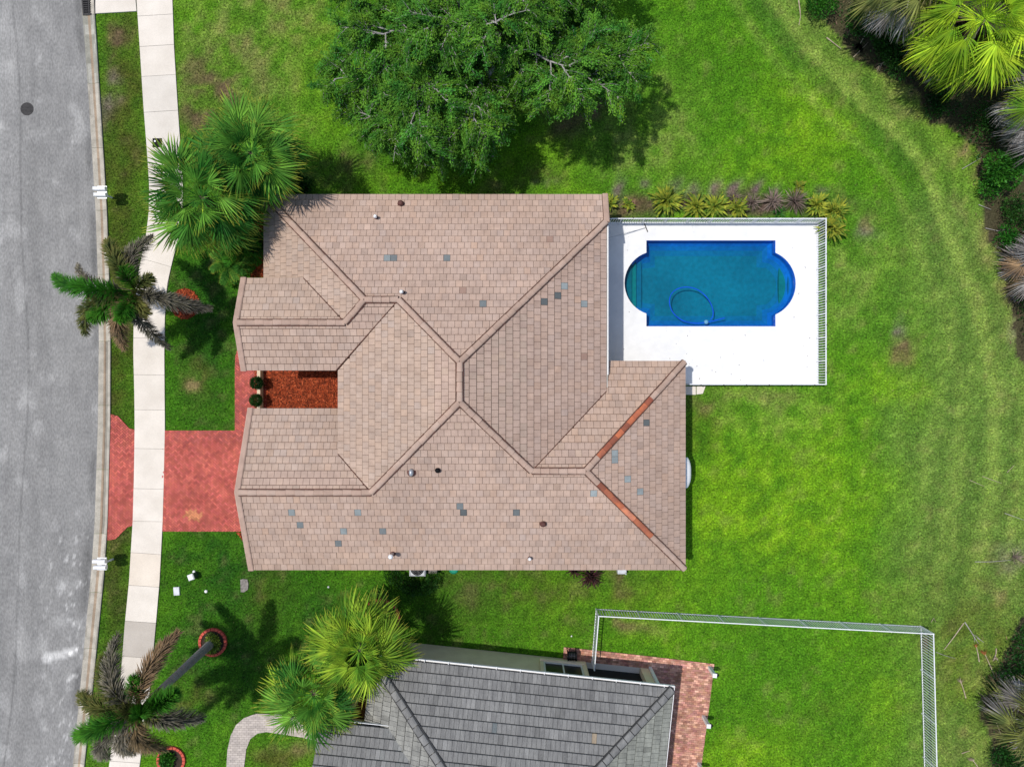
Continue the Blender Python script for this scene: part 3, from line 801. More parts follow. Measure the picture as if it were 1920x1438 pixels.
def lay_tiles(facets, width, ex, root, roof, mat, tone_of, special, hb=.05, ht=.016, gap=.012, n_single=300, single_name='tile', seed=1, vgap=.026):
    """covers facets with tiles; the tiles that show largest become objects, the rest one mesh"""
    rnd = random.Random(seed)
    cells = []
    for fi, f in enumerate(facets):
        lp = local_poly(f, f.get('tiles'))
        umin = min(p[0] for p in lp); umax = max(p[0] for p in lp); vmin = min(p[1] for p in lp); vmax = max(p[1] for p in lp)
        nv = int(math.ceil((vmax - vmin) / ex)); shift = rnd.random() * width
        for j in range(nv):
            v0 = vmin + j * ex
            wob = rnd.uniform(-.008, .008)
            u = umin - width - shift + (width * .5 if j % 2 else 0) + rnd.uniform(-.02, .02)
            while u < umax:
                q = [(u + gap / 2, v0), (u + width - gap / 2, v0), (u + width - gap / 2, v0 + ex - vgap), (u + gap / 2, v0 + ex - vgap)]
                c = clean(clip_convex(lp, q))
                u += width
                if len(c) < 3 or abs(area2(c)) < .004: continue
                full = abs(abs(area2(c)) - (width - gap) * (ex - vgap)) < 1e-4
                mu = sum(p[0] for p in c) / len(c); mv = sum(p[1] for p in c) / len(c)
                x, y = to_world(f, mu, mv); z = f['ze'] + f['s'] * mv
                px, py = to_px(x, y, z)
                P = [to_px(*to_world(f, a, b), f['ze'] + f['s'] * b) for a, b in c]
                cells.append(dict(f=fi, c=c, v0=v0, full=full, q=q, px=px, py=py, x=x, y=y, z=z, A=abs(area2(P)), sp=None, wob=wob))
    for sx, sy, key in special:
        b = min(cells, key=lambda c: (c['px'] - sx) ** 2 + (c['py'] - sy) ** 2 + (0 if c['full'] else 400))
        b['sp'] = key
    inview = [c for c in cells if c['full'] and 0 < c['px'] < 1920 and 0 < c['py'] < 1438]
    inview.sort(key=lambda c: (c['sp'] is None, -c['A'] * (1 + .0)))
    single = set(id(c) for c in inview[:n_single])
    protos = {}
    off = offset_of(roof)
    g = G()
    for c in cells:
        f = facets[c['f']]
        tone = tone_of(c, f, rnd)
        lift = rnd.uniform(-.004, .006) + c['wob'] * .3
        if rnd.random() < .012: lift += .02
        if id(c) in single:
            if c['sp']: key = (c['sp'], rnd.randrange(4))
            else: key = ('t', tuple(round(t * 22) / 22 for t in tone))
            if key not in protos:
                q = [(-(width - gap) / 2, 0), ((width - gap) / 2, 0), ((width - gap) / 2, ex - vgap), (-(width - gap) / 2, ex - vgap)]
                vs, fs = tile_geo(q, 0, ex, f['s'], hb, ht)
                tt = tone if c['sp'] is None else SPECIAL_TONE[c['sp']](rnd)
                protos[key] = make_mesh(single_name, vs, fs, mat, tone=[tt] * len(fs))
            um = (c['q'][0][0] + c['q'][1][0]) / 2
            x, y = to_world(f, um, c['v0'])
            o = link(single_name, protos[key], roof, (x - off.x, y - off.y, f['ze'] + f['s'] * c['v0'] + lift - off.z),
                     rot=(0, 0, math.atan2(f['al'][1], f['al'][0])))
            if c['sp']: o['label'] = SPECIAL_LABEL[c['sp']]
        else:
            vs, fs = tile_geo(c['c'], c['v0'], ex, f['s'], hb, ht, lift)
            g.add([(*to_world(f, u, v), f['ze'] + z) for u, v, z in vs], fs, tone)
    rest = part(single_name + '_field', g, mat, roof, kind='stuff')
    return cells

SPECIAL_TONE = {
    'grey': lambda r: (lambda k: (.14 * k, .158 * k, .16 * k))(r.uniform(.7, 1.25)),
    'pale': lambda r: (lambda k: (.25 * k, .285 * k, .285 * k))(r.uniform(.85, 1.15)),
    'brown': lambda r: (lambda k: (.28 * k, .185 * k, .145 * k))(r.uniform(.85, 1.15)),
    'tan': lambda r: (.30, .24, .17)}
SPECIAL_LABEL = {'grey': 'slate grey replacement roof tile', 'pale': 'pale blue grey replacement roof tile', 'brown': 'dark brown roof tile', 'tan': 'tan patched roof tile'}

def cap_proto(name, length, r0, r1, mat, tone, flat=False):
    """ridge tile, axis along +x (downhill end at x=length), arched over z"""
    g = G(); n = 6
    vs = []
    for x, r, lift in ((0, r1, 0.0), (length, r0, .012)):
        for k in range(n + 1):
            a = math.pi * k / n
            zz = math.sin(a) * r * (.55 if not flat else .45)
            vs.append((x, math.cos(a) * r, zz + lift))
    fs = [(k, k + 1, n + 1 + k + 1, n + 1 + k) for k in range(n)]
    fs.append(tuple(range(n, -1, -1))); fs.append(tuple(range(n + 1, 2 * n + 2)))
    me = make_mesh(name, vs, fs, mat, tone=[tone] * len(fs))
    return me

def lay_caps(lines, roof, mat, tones, length=.42, r=.155, name='ridge_tile', red=None, mat_red=None, seed=3, lift=.055, bed_mat=None, cgap=.012):
    """lines: (A, B) world points, A upper end. Each ridge tile is an object; one bedding mesh of mortar"""
    rnd = random.Random(seed)
    off = offset_of(roof)
    protos = [cap_proto(name, length + .05, r, r * .9, mat, t) for t in tones]
    rprot = [cap_proto(name, length + .05, r, r * .9, mat_red, t) for t in ((1, 1, 1), (.8, .75, .8), (1.2, 1.1, 1.0), (.7, .7, .75), (1.55, 1.75, 1.8))] if mat_red else []
    bed = G()
    for li, (A, B) in enumerate(lines):
        A, B = Vector(A), Vector(B)
        d = B - A; L = d.length; d.normalize()
        n = max(1, round(L / length)); step = L / n
        side = Vector((0, 0, 1)).cross(d).normalized(); up = d.cross(side).normalized()
        rot = Matrix((d, side, up)).transposed().to_euler()
        for i in range(n - 1, -1, -1):
            p = A + d * (i * step) + up * (lift + .012 * rnd.random()) + side * rnd.uniform(-.010, .010) - off
            me = rnd.choice(protos)
            if red is not None:
                mid = A + d * ((i + .5) * step)
                k = red(li, (i + .5) / n)
                if k: me = rprot[4] if k == 2 else rnd.choice(rprot[:4])
            o = link(name, me, roof, p, rot=rot, scale=((step - cgap) / (length + .05), 1, 1))
        q0, q1 = A - Vector((0, 0, 0)), B
        w = r * 1.24
        vs = []
        for p in (q0, q1):
            vs += [tuple(p + side * w + up * -.02), tuple(p + side * w + up * .038), tuple(p - side * w + up * .038), tuple(p - side * w + up * -.02)]
        bed.add(vs, [(0, 1, 5, 4), (1, 2, 6, 5), (2, 3, 7, 6), (0, 3, 2, 1), (4, 5, 6, 7)])
    part('ridge_mortar', bed, bed_mat or M['mortar'], roof, tone=False)

# ------------------------------------------------------------------ the brown-roofed house
ZE = 2.9; YN = 8.767; YS = -8.643; ZT = 6.18; XT = -2.176
Y1 = YN - (ZT - ZE) / PITCH; Y2 = YS + (ZT - ZE) / PITCH
XW = -11.52; YA = 3.62; ZA = ZE + PITCH * (YN - YA); XA0 = XW + (ZA - ZE) / PITCH; XA1 = XT - (ZT - ZA) / PITCH
YG = 2.67; ZG = ZA - PITCH * (YA - YG); XG = XW + (ZG - ZE) / PITCH; ZGE = 3.78; YGN = YG + (ZG - ZGE) / PITCH; YGS = YG - (ZG - ZGE) / PITCH
XGV = XW + (ZGE - ZE) / PITCH
XR = -12.0; XE = 4.30; ZEE = ZT - PITCH * (XE - XT); YHE = YN - (ZEE - ZE) / PITCH
YQ = -4.80; ZQ = ZE + PITCH * (YQ - YS); XQ = XT - (ZT - ZQ) / PITCH; YQN = -1.15; XCE = -7.84; ZCE = ZT - PITCH * (XT - XCE)
YQV = YQ + (ZQ - ZCE) / PITCH
Y3 = -3.8; Z3 = ZE + PITCH * (Y3 - YS); X3A = XT + (ZT - Z3) / PITCH; X3B = 3.2; XE3 = 8.05; ZE3 = Z3 - PITCH * (XE3 - X3B)
YE3 = Y3 + (XE3 - X3B); YV3 = Y3 + (XE - X3A)
xcs = XA1 - (YA - YGS)

FAC = [
    facet([(XW, YN), (XA0, YA), (XA1, YA), (XT, Y1), (XE, YHE), (XE, YN)], (0, YN), (0, -1), ZE),                                   # north slope
    facet([(XW, YN), (XW, YGN - .25), (XGV, YGN - .25), (XGV, YGN), (XG, YG), (XA0, YA)], (XW, 0), (1, 0), ZE),                      # north-west slope
    facet([(XR, YGN), (XR, YG), (XG, YG), (XGV, YGN)], (0, YGN), (0, -1), ZGE),                                                      # front gable, north side
    facet([(XR, YG), (XR, YGS), (xcs, YGS), (XA1, YA), (XA0, YA), (XG, YG)], (0, YGS), (0, 1), ZGE),                                 # front gable, south side
    facet([(XT, Y1), (XA1, YA), (XCE, YGS + (XA1 - (YA - YGS) - XCE) * 0), (XCE, YQV), (XQ, YQ), (XT, Y2)], (XCE, 0), (1, 0), ZCE),  # centre west slope
    facet([(XR, YQ), (XQ, YQ), (XCE, YQV), (XCE + .35, YQV), (XCE + .35, YQN), (XR, YQN)], (0, YQN), (0, -1), ZQ - PITCH * (YQN - YQ)),  # garage, north side
    facet([(XR, YS), (XE3, YS), (X3B, Y3), (X3A, Y3), (XT, Y2), (XQ, YQ), (XR, YQ)], (0, YS), (0, 1), ZE),                           # south slope
    facet([(XT, Y1), (XT, Y2), (X3A, Y3), (XE, YV3), (XE, YHE)], (XE, 0), (-1, 0), ZEE),                                              # east slope
    facet([(X3A, Y3), (X3B, Y3), (XE3, YE3), (XE - .3, YE3), (XE - .3, YV3 - .0), (XE, YV3)], (0, YE3), (0, -1), ZE3),                # wing, north side
    facet([(X3B, Y3), (XE3, YS), (XE3, YE3)], (XE3, 0), (-1, 0), ZE3),                                                               # wing, east side
]

house = thing('house', 'single storey house with sprawling brown tiled hip roof beside the pool', 'house', (-2.0, 0, 0))
g = G()
for f in FAC:
    g.prism(f['poly'], lambda x, y, f=f: f['z'](x, y) - .16, lambda x, y, f=f: f['z'](x, y) - .012)
roof = part('roof', g, M['deck_under'], house, tone=False, label='brown tiled hip and gable roof')

TBASE = np.array((0.43, 0.316, 0.252))
FTINT = [(1.0, 1.0, 1.0), (1.0, 1.02, 1.0), (1.02, 1.04, 1.02), (1.02, 1.03, 1.02), (1.0, 1.02, 1.0), (.97, .99, .98), (1.0, 1.0, .99), (.92, .91, .91), (.98, .97, .94), (.98, .97, .96)]
def brown_tone(c, f, rnd):
    if c['sp']: return SPECIAL_TONE[c['sp']](rnd)
    n = float(fbm(np.array([c['x'] * .35]), np.array([c['y'] * .35]), 12)[0])
    v = .86 + .28 * n
    v *= 1 + rnd.gauss(0, .028)
    if rnd.random() < .03: v *= rnd.uniform(.84, .94)
    if rnd.random() < .05: v *= 1.06
    hue = rnd.gauss(0, .014)
    t = TBASE * np.array(FTINT[c['f']]) * v * np.array((1 + hue, 1, 1 - hue * 1.2))
    return tuple(t)

SPEC = [(720, 483, 'pale'), (735, 483, 'grey'), (841, 483, 'grey'), (905, 577, 'grey'), (1021, 565, 'grey'), (1048, 552, 'grey'), (1063, 537, 'pale'), (1090, 574, 'pale'),
        (546, 958, 'pale'), (560, 985, 'grey'), (667, 958, 'pale'), (640, 998, 'pale'), (634, 1012, 'grey'), (722, 998, 'grey'), (863, 945, 'grey'), (869, 959, 'grey'), (966, 959, 'grey'),
        (1117, 921, 'pale'), (1148, 849, 'pale'), (1148, 861, 'pale'), (1175, 896, 'pale'), (1202, 921, 'pale'), (1215, 795, 'grey'), (868, 549, 'brown'), (1028, 445, 'brown'), (1092, 664, 'brown')]
for _f in (2, 3, 5, 6):
    FAC[_f]['tiles'] = clip_half(FAC[_f]['poly'], lambda p: p[0] - (XR + .045))
FAC[0]['tiles'] = clip_half(FAC[0]['poly'], lambda p: (XE - .14) - p[0])
lay_tiles(FAC, .295, .305, house, roof, M['tile'], brown_tone, SPEC, hb=.055, ht=.02, gap=.014, n_single=300, single_name='roof_tile', seed=5, vgap=.019)

def P3(x, y, f): return (x, y, FAC[f]['z'](x, y) + .0)
HIPS = [
    ((XA0, YA, ZA), (XW + .05, YN - .05, ZE + .02)), ((XA0, YA, ZA), (XA1, YA, ZA)), ((XA0, YA, ZA), (XG, YG, ZG)), ((XG, YG, ZG), (XR - .05, YG, ZG)),
    ((XT, Y1, ZT), (XA1, YA, ZA)), ((XT, Y1, ZT), (XT, Y2, ZT)), ((XT, Y2, ZT), (XQ, YQ, ZQ)), ((XQ, YQ, ZQ), (XR - .05, YQ, ZQ)),
    ((XT, Y1, ZT), (XE - .03, YHE - .03, ZEE + .01)), ((XT, Y2, ZT), (X3A, Y3, Z3)), ((X3A, Y3, Z3), (X3B, Y3, Z3)),
    ((X3B, Y3, Z3), (XE3 - .05, YE3 - .05, ZE3 + .02)), ((X3B, Y3, Z3), (XE3 - .05, YS + .05, ZE + .02))]
def is_red(li, t):
    if li == 11: return 1 if .10 < t < .66 else 0
    if li == 12:
        if .10 < t < .36 or .49 < t < .64: return 1
        if .36 <= t < .45: return 2
    return 0
CT = [tuple(TBASE * k * np.array(h)) for k, h in ((.94, (1, .97, .95)), (1.0, (1, 1, 1)), (.97, (1.02, .98, .96)), (.9, (1, .97, .95)), (1.03, (1, .98, .97)))]
lay_caps(HIPS, roof, M['tile'], CT, red=is_red, mat_red=M['tile_red'], length=.41, r=.132)

g = G()
for A, B, fi in (((XGV, YGN), (XG, YG), 2), ((xcs, YGS), (XA1, YA), 3), ((XCE, YQV), (XQ, YQ), 4), ((X3A, Y3), (XE, YV3), 7)):
    a = Vector((*A, FAC[fi]['z'](*A) + .065)); b = Vector((*B, FAC[fi]['z'](*B) + .065)); d = (b - a).normalized(); s = d.cross(Vector((0, 0, 1))).normalized() * .019
    g = G(); g.add([tuple(a + s), tuple(a - s), tuple(b - s), tuple(b + s), tuple(a + s - Vector((0, 0, .08))), tuple(a - s - Vector((0, 0, .08))), tuple(b - s - Vector((0, 0, .08))), tuple(b + s - Vector((0, 0, .08)))], [(0, 1, 2, 3), (0, 4, 5, 1), (2, 6, 7, 3), (1, 5, 6, 2), (3, 7, 4, 0)])
    part('valley_flashing', g, M['mortar'], roof, tone=False)

# gable rake tiles: a bar tile for each course
def rake(x, y0, y1, f, inward, name='rake_tile', n=None):
    off = offset_of(roof)
    L = abs(y1 - y0); n = max(1, round(L / .305)); st = (y1 - y0) / n
    sl = math.hypot(st, FAC[f]['z'](x, y0 + st) - FAC[f]['z'](x, y0))
    key = round(sl, 4)
    me = None
    for k in range(n):
        ya, yb = y0 + st * k, y0 + st * (k + 1)
        za, zb = FAC[f]['z'](x, ya), FAC[f]['z'](x, yb)
        d = Vector((0, yb - ya, zb - za)); d.normalize()
        if me is None:
            gg = G(); w = .26
            vs = []
            for t, h in ((0, .088), (sl + .03, .066)):
                vs += [(t, -.13, -.17), (t, -.13, h - .02), (t, -.09, h), (t, .09, h), (t, .13, h - .025), (t, .13, -.03)]
            fs = [(0, 1, 2, 3, 4, 5)[::-1], (6, 7, 8, 9, 10, 11)] + [(i, (i + 1) % 6, (i + 1) % 6 + 6, i + 6) for i in range(6)]
            me = make_mesh(name, vs, fs, M['tile'], tone=[tuple(TBASE * random.uniform(.95, 1.03) * np.array((1.0, .96, .95)))] * len(fs))
        side = Vector((1, 0, 0)) * inward
        up = d.cross(side)
        if up.z < 0: side = -side; up = d.cross(side)
        rot = Matrix((d, side, up)).transposed().to_euler()
        link(name, me, roof, Vector((x, ya, za + .003 * (k % 2))) - off, rot=rot)
for (x, y0, y1, f) in ((XR - .10, YGN, YG, 2), (XR - .10, YGS, YG, 3), (XR - .10, YQN, YQ, 5), (XR - .10, YS, YQ, 6)):
    rake(x, y0, y1, f, 1)
rake(XE + .02, YN, YHE, 0, -1)

# fascia boards
g = G()
def fascia(a, b, z, out):
    ax, ay = a; bx, by = b
    g = G(); g.box(((ax + bx) / 2 + out[0] * .012, (ay + by) / 2 + out[1] * .012, z - .12), (abs(bx - ax) + .02 if abs(bx - ax) > abs(by - ay) else .03, abs(by - ay) + .02 if abs(by - ay) > abs(bx - ax) else .03, .2))
    part('fascia', g, M['trim'], roof, tone=False)
fascia((XW, YN), (XE, YN), ZE, (0, -2)); fascia((XW, YGN), (XW, YN), ZE, (2, 0)); fascia((XR, YGN), (XGV, YGN), ZGE, (0, -2)); fascia((XR, YGS), (xcs, YGS), ZGE, (0, 2))
fascia((XCE, YQN), (XCE, YGS), ZCE, (2, 0)); fascia((XR, YQN), (XCE, YQN), FAC[5]['ze'], (0, -2)); fascia((XR, YS), (XE3, YS), ZE, (0, 2)); fascia((XE3, YS), (XE3, YE3), ZE3, (-2, 0))
fascia((XE, YE3), (XE3, YE3), ZE3, (0, -2)); fascia((XE + .04, YV3), (XE + .04, YHE), ZEE, (0, 0))
g = G()                      # white gutter on the pool side
g.box((XE + .075, (YV3 + YHE) / 2 + .3, ZEE - .09), (.05, YHE - YV3 - .9, .1))
part('gutter', g, M['white'], roof, tone=False)

# walls
g = G()
def wall_box(x0, x1, y0, y1, z1):
    g.box(((x0 + x1) / 2, (y0 + y1) / 2, z1 / 2 - .1), (x1 - x0, y1 - y0, z1 + .2))
wall_box(-11.05, 3.82, 4.30, 8.30, 2.80)
wall_box(-7.30, 3.80, -8.22, 4.29, 2.79)
wall_box(-11.55, -7.32, 1.02, 4.32, 3.60)
wall_box(-11.55, -7.32, -8.20, -1.62, 2.78)
wall_box(3.81, 7.60, -8.18, .62, 2.77)
g.box((3.845, 3.4, 3.05), (.06, 6.6, .6))
for (ya, yb, ym, zb, zt) in ((1.02, 4.32, YG, 3.6, ZG - .2), (-8.20, -1.62, YQ, 2.78, ZQ - .2)):
    g.add([(-11.55, ya, zb - .02), (-11.55, yb, zb - .02), (-11.55, ym, zt), (-11.35, ya, zb - .02), (-11.35, yb, zb - .02), (-11.35, ym, zt)],
          [(0, 2, 1), (3, 4, 5), (0, 3, 5, 2), (1, 2, 5, 4), (0, 1, 4, 3)])
wall = part('wall', g, M['stucco'], house, tone=False)

def opening(x, y, z, w, h, face, kind='window', panes=2):
    """window or door on a wall face: 'n','s','e','w'"""
    nx, ny = {'n': (0, 1), 's': (0, -1), 'e': (1, 0), 'w': (-1, 0)}[face]
    tx, ty = -ny, nx
    gg = G(); hx = abs(tx) * w + abs(nx) * .06; hy = abs(ty) * w + abs(ny) * .06
    fr = .07
    for s in (-1, 1):
        gg.box((x + nx * .03 + tx * s * (w / 2 - fr / 2), y + ny * .03 + ty * s * (w / 2 - fr / 2), z), (abs(tx) * fr + abs(nx) * .08, abs(ty) * fr + abs(ny) * .08, h))
        gg.box((x + nx * .03, y + ny * .03, z + s * (h / 2 - fr / 2)), (abs(tx) * (w - 2 * fr) + abs(nx) * .079, abs(ty) * (w - 2 * fr) + abs(ny) * .079, fr))
    o = part(kind, gg, M['white'], house, tone=False)
    for k in range(panes):
        u = (k + .5) / panes - .5
        pw = (w - 2 * fr) / panes - .03
        gp = G(); gp.box((x + nx * .02 + tx * u * (w - 2 * fr), y + ny * .02 + ty * u * (w - 2 * fr), z), (abs(tx) * pw + abs(nx) * .04, abs(ty) * pw + abs(ny) * .04, h - 2 * fr - .005))
        part('pane', gp, M['glass'], o, tone=False)
for x in (-9.2, -4.5, 0.5): opening(x, 8.30, 1.5, 1.6, 1.2, 'n')
for x in (-5.0, 1.0, 5.5): opening(x, -8.22, 1.5, 1.6, 1.2, 's')
opening(7.60, -4.2, 1.5, 1.3, 1.2, 'e'); opening(-11.05, 6.3, 1.5, 1.6, 1.3, 'w'); opening(-11.55, 2.7, 1.6, 1.7, 1.5, 'w'); opening(3.82, 4.6, 1.15, 3.4, 2.1, 'e', 'sliding_door', 3); opening(3.82, 1.6, 1.5, 1.4, 1.2, 'e')
opening(-7.30, -.9, 1.1, 1.0, 2.1, 'w', 'front_door', 1)
gd = G()
for k in range(4): gd.box((-11.58, -4.9, .36 + k * .56), (.06, 4.9, .53))
part('garage_door', gd, M['white'], house, tone=False)
g = G(); g.box((W(476, 700).x + .42, -.30, .22), (.16, 2.3, .54))
part('planter_wall', g, M['stucco'], house, tone=False)

g = G(); n = 10; R_ = 6
yc = W(0, 886, 2.2).y; hl = .74; x0, x1 = 7.55, W(1298, 0, 2.25).x
vs = []
for i in range(R_ + 1):
    t = i / R_; a = t * math.pi / 2
    for j in range(n + 1):
        v = -1 + 2 * j / n
        bow = (1 - .16 * abs(v) ** 3)
        x = x0 + (x1 - x0) * math.sin(a) * bow; z = 2.02 + .42 * math.cos(a) ** .8 if i < R_ else 1.98
        y = yc + hl * v * (1 - .05 * t * t)
        vs.append((x, y, z))
fs = [(i * (n + 1) + j, (i + 1) * (n + 1) + j, (i + 1) * (n + 1) + j + 1, i * (n + 1) + j + 1) for i in range(R_) for j in range(n)]
b = len(vs); vs += [(x, y, z - .03) for x, y, z in vs]; fs += [tuple(q + b for q in f[::-1]) for f in fs]
g.add(vs, fs)
part('awning', g, M['white'], house, tone=False, smooth=True, label='white rounded awning on the east wall')

# things that stick out of the roof
def roof_z(px, py):
    z = 4.0
    for _ in range(12):
        p = W(px, py, z); zz = []
        for f in FAC:
            if inside(f['poly'], np.array([p.x]), np.array([p.y]))[0]: zz.append(f['z'](p.x, p.y))
        if zz: z = max(zz)
    return W(px, py, z)
def vent(px, py, h, r, mat, cap=None, name='vent_pipe', flash=.17):
    p = roof_z(px, py)
    gg = G(); gg.lathe((p.x, p.y, p.z - .1), [(r, 0), (r, h + .1), (r * .7, h + .1), (r * .7, h)], 12)
    o = part(name, gg, mat, roof, tone=False)
    gf = G(); gf.lathe((p.x, p.y, p.z), [(r * 1.9, -.1), (r * 1.9, .05), (r * 1.05, .14)], 10)
    part('flashing', gf, M['brown_pipe'], roof, tone=False)
    if cap:
        gc = G(); gc.lathe((p.x, p.y, p.z + h), [(r * 1.5, 0), (r * 1.6, .04), (r * .9, .12)], 12)
        part('vent_cap', gc, cap, roof, tone=False)
vent(706, 409, .28, .055, M['white'], M['white']); vent(755, 549, .30, .055, M['metal_grey'], M['white']); vent(737, 1037, .62, .07, M['metal_grey'], M['white']); vent(993, 1045, .25, .05, M['white'], M['white'])
vent(752, 383, .14, .085, M['brown_pipe'], M['brown_pipe']); vent(1018, 981, .14, .085, M['brown_pipe'], M['brown_pipe']); vent(821, 881, .14, .07, M['brown_pipe'], M['black'])
p = roof_z(772, 885); g = G(); g.lathe((p.x, p.y, p.z - .05), [(.13, 0), (.14, .22), (.11, .30), (.03, .34)], 14, sx=.75, sy=1.25)
part('exhaust_hood', g, M['metal_grey'], roof, smooth=True, tone=False)
g = G(); g.lathe((p.x, p.y, p.z), [(.2, -.08), (.2, .05), (.14, .09)], 12); part('flashing', g, M['brown_pipe'], roof, tone=False)
# ------------------------------------------------------------------ pool and deck
ZD = .10
def pool_outline(z, inset=0.0):
    k = inset * 37
    pts = []
    x0, x1, y0, y1 = 1212 + k, 1454 - k, 451 + k, 612 - k
    pts += [(x0, y1), (x1, y1)]
    cy, half, sag = 532, 58, 38
    r = (half ** 2 + sag ** 2) / (2 * sag); cx = 1492 - r; a0 = math.asin(half / r)
    r -= k
    for i in range(21):
        a = a0 - 2 * a0 * i / 20
        pts.append((cx + r * math.cos(a) if abs(a) < a0 * .999 else x1, cy + r * math.sin(a)))
    pts += [(x1, y0), (x0, y0)]
    cy, half, sag = 531, 57, 41
    r = (half ** 2 + sag ** 2) / (2 * sag); cx = 1171 + r; a0 = math.asin(half / r)
    r -= k
    for i in range(21):
        a = a0 - 2 * a0 * i / 20
        pts.append((cx - r * math.cos(a) if abs(a) < a0 * .999 else x0, cy - r * math.sin(a)))
    return [tuple(W(a, b, ZD)[:2]) for a, b in pts]      # counter-clockwise in world axes

OUT = pool_outline(ZD)
if area2(OUT) < 0: OUT = OUT[::-1]
DK = WP(DECK)
if area2(DK) < 0: DK = DK[::-1]
bm = bmesh.new()
def _loop(P):
    vs = [bm.verts.new((x, y, ZD)) for x, y in P]
    return [bm.edges.new((vs[i], vs[(i + 1) % len(vs)])) for i in range(len(vs))]
_e = _loop(DK) + _loop(OUT)
bmesh.ops.triangle_fill(bm, edges=_e, use_beauty=True, use_dissolve=False, normal=(0, 0, 1))
_vs = [tuple(v.co) for v in bm.verts]; bm.verts.index_update()
_fs = [tuple(v.index for v in f.verts) for f in bm.faces]
bm.free()
g = G(); g.add(_vs, _fs)
for P, z0 in ((DK, -.05), (OUT[::-1], .0)):
    n = len(P)
    g.add([(x, y, z0) for x, y in P] + [(x, y, ZD) for x, y in P], [(i, (i + 1) % n, (i + 1) % n + n, i + n) for i in range(n)])
deck = solo('pool_deck', g, M['pool_deck'], kind='structure')
deck['label'] = 'white painted concrete deck around the pool'

pool = thing('swimming_pool', 'blue swimming pool with rounded bays at both ends', 'pool', W(1333, 531, 0))
def shell(P, z0, z1, inner=True):
    n = len(P); gg = G()
    f = [(i, i + n, (i + 1) % n + n, (i + 1) % n) for i in range(n)]
    gg.add([(x, y, z0) for x, y in P] + [(x, y, z1) for x, y in P], f)
    return gg
FLOOR = -.85
g = shell(OUT, -.42, -.16)
g.T = [(1.0, 1.1, 2.9)] * len(g.F)
_r = [(OUT, -.42)]
for _in, _z in ((.16, -.6), (.36, -.75), (.62, FLOOR)):
    _p = pool_outline(ZD, _in)
    if area2(_p) < 0: _p = _p[::-1]
    _r.append((_p, _z))
for (pa, za), (pb, zb), tn_ in zip(_r[:-1], _r[1:], ((1.0, 1.0, 2.4), (1.0, .98, 1.8), (1.0, .98, 1.3))):
    n = len(pa); g.add([(x, y, za) for x, y in pa] + [(x, y, zb) for x, y in pb], [(i, (i + 1) % n, (i + 1) % n + n, i + n) for i in range(n)], tn_)
g.add([(x, y, FLOOR) for x, y in _r[-1][0]], [tuple(range(len(OUT)))])
part('basin', g, M['plaster'], pool, label='blue plastered pool basin')
g = shell([(x * .9999 + .0008, y * .9999 + .0004) for x, y in OUT], -.16, .095)
part('waterline_tile', g, M['pool_tile'], pool, tone=False)
def below(pxmax=None, pxmin=None):
    P = OUT
    if pxmax: xm = W(pxmax, 0, ZD).x; P = clip_half(P, lambda p: xm - p[0])
    if pxmin: xm = W(pxmin, 0, ZD).x; P = clip_half(P, lambda p: p[0] - xm)
    return clean([(x, y) for x, y in P])
for px_, zt, tn in ((1188, -.42, (.6, .72, .62)), (1197, -.54, (.9, 1.1, .72)), (1208, -.66, (.85, .85, .95))):
    g = G(); g.prism(below(pxmax=px_), FLOOR - .02, zt, tn); part('pool_step', g, M['plaster'], pool)
for px_, zt, tn in ((1486, -.5, (.8, .8, 1.2)), (1471, -.65, (.9, 1.1, .75))):
    g = G(); g.prism(below(pxmin=px_), FLOOR - .02, zt, tn); part('bench', g, M['plaster'], pool)
g = G(); g.add([(x, y, -.05) for x, y in OUT], [tuple(range(len(OUT)))])
part('water', g, M['water'], pool, tone=False)

_k = [(1359, 596), (1344, 600), (1326, 604), (1305, 606.5), (1282, 602), (1265, 590), (1256, 573), (1257, 555), (1268, 543), (1286, 538.5), (1305, 542), (1321, 553), (1332, 568), (1337, 583), (1336, 594), (1331, 601)]
pts = []
for i in range(len(_k) - 1):
    p0, p1, p2, p3 = _k[max(i - 1, 0)], _k[i], _k[i + 1], _k[min(i + 2, len(_k) - 1)]
    for q in range(4):
        t = q / 4
        pts.append(W(*[.5 * (2 * p1[c] + (p2[c] - p0[c]) * t + (2 * p0[c] - 5 * p1[c] + 4 * p2[c] - p3[c]) * t * t + (3 * p1[c] - p0[c] - 3 * p2[c] + p3[c]) * t ** 3) for c in (0, 1)], -.03))
g = G(); g.tube(pts, .024, 6)
solo('pool_hose', g, M['hose'], 'blue vacuum hose floating in a loop on the pool', 'hose', tuple(W(1296, 571, -.06)))
g = G(); p = W(1324, 604, -.05); g.lathe(tuple(p), [(.06, -.06), (.11, -.02), (.11, .03), (.06, .06)], 14)
solo('pool_float', g, M['hose_light'], 'pale blue round float beside the hose in the pool', 'float', tuple(p), smooth=True)

brush = thing('pool_brush', 'grey pool brush pole lying on the white deck by the house', 'brush', W(1205, 428, ZD))
g = G(); g.tube([W(1098, 458, .55), W(1150, 444, .33), W(1210, 427.5, .13)], .016, 6); part('pole', g, M['metal_grey'], brush, tone=False)
g = G(); a, b = W(1208.5, 420, .13), W(1214.5, 435, .13); g.tube([a, b], .024, 6); part('brush_head', g, M['metal_dark'], brush, tone=False)

g = G()
g.prism(WP([(1277, 724.5), (1304, 724.5), (1304, 740), (1277, 740)]), -.02, .07)
st = solo('step_slab', g, M['concrete'], 'grey concrete step slab outside the pool fence next to the wing', 'slab', tuple(W(1290, 732)))
g = G(); g.prism(WP([(1305.5, 724.5), (1322, 724.5), (1317, 738), (1305.5, 739.5)]), -.02, .075)
solo('step_slab', g, M['concrete'], 'broken concrete slab piece at the outer end of the fence step', 'slab', tuple(W(1312, 732)))

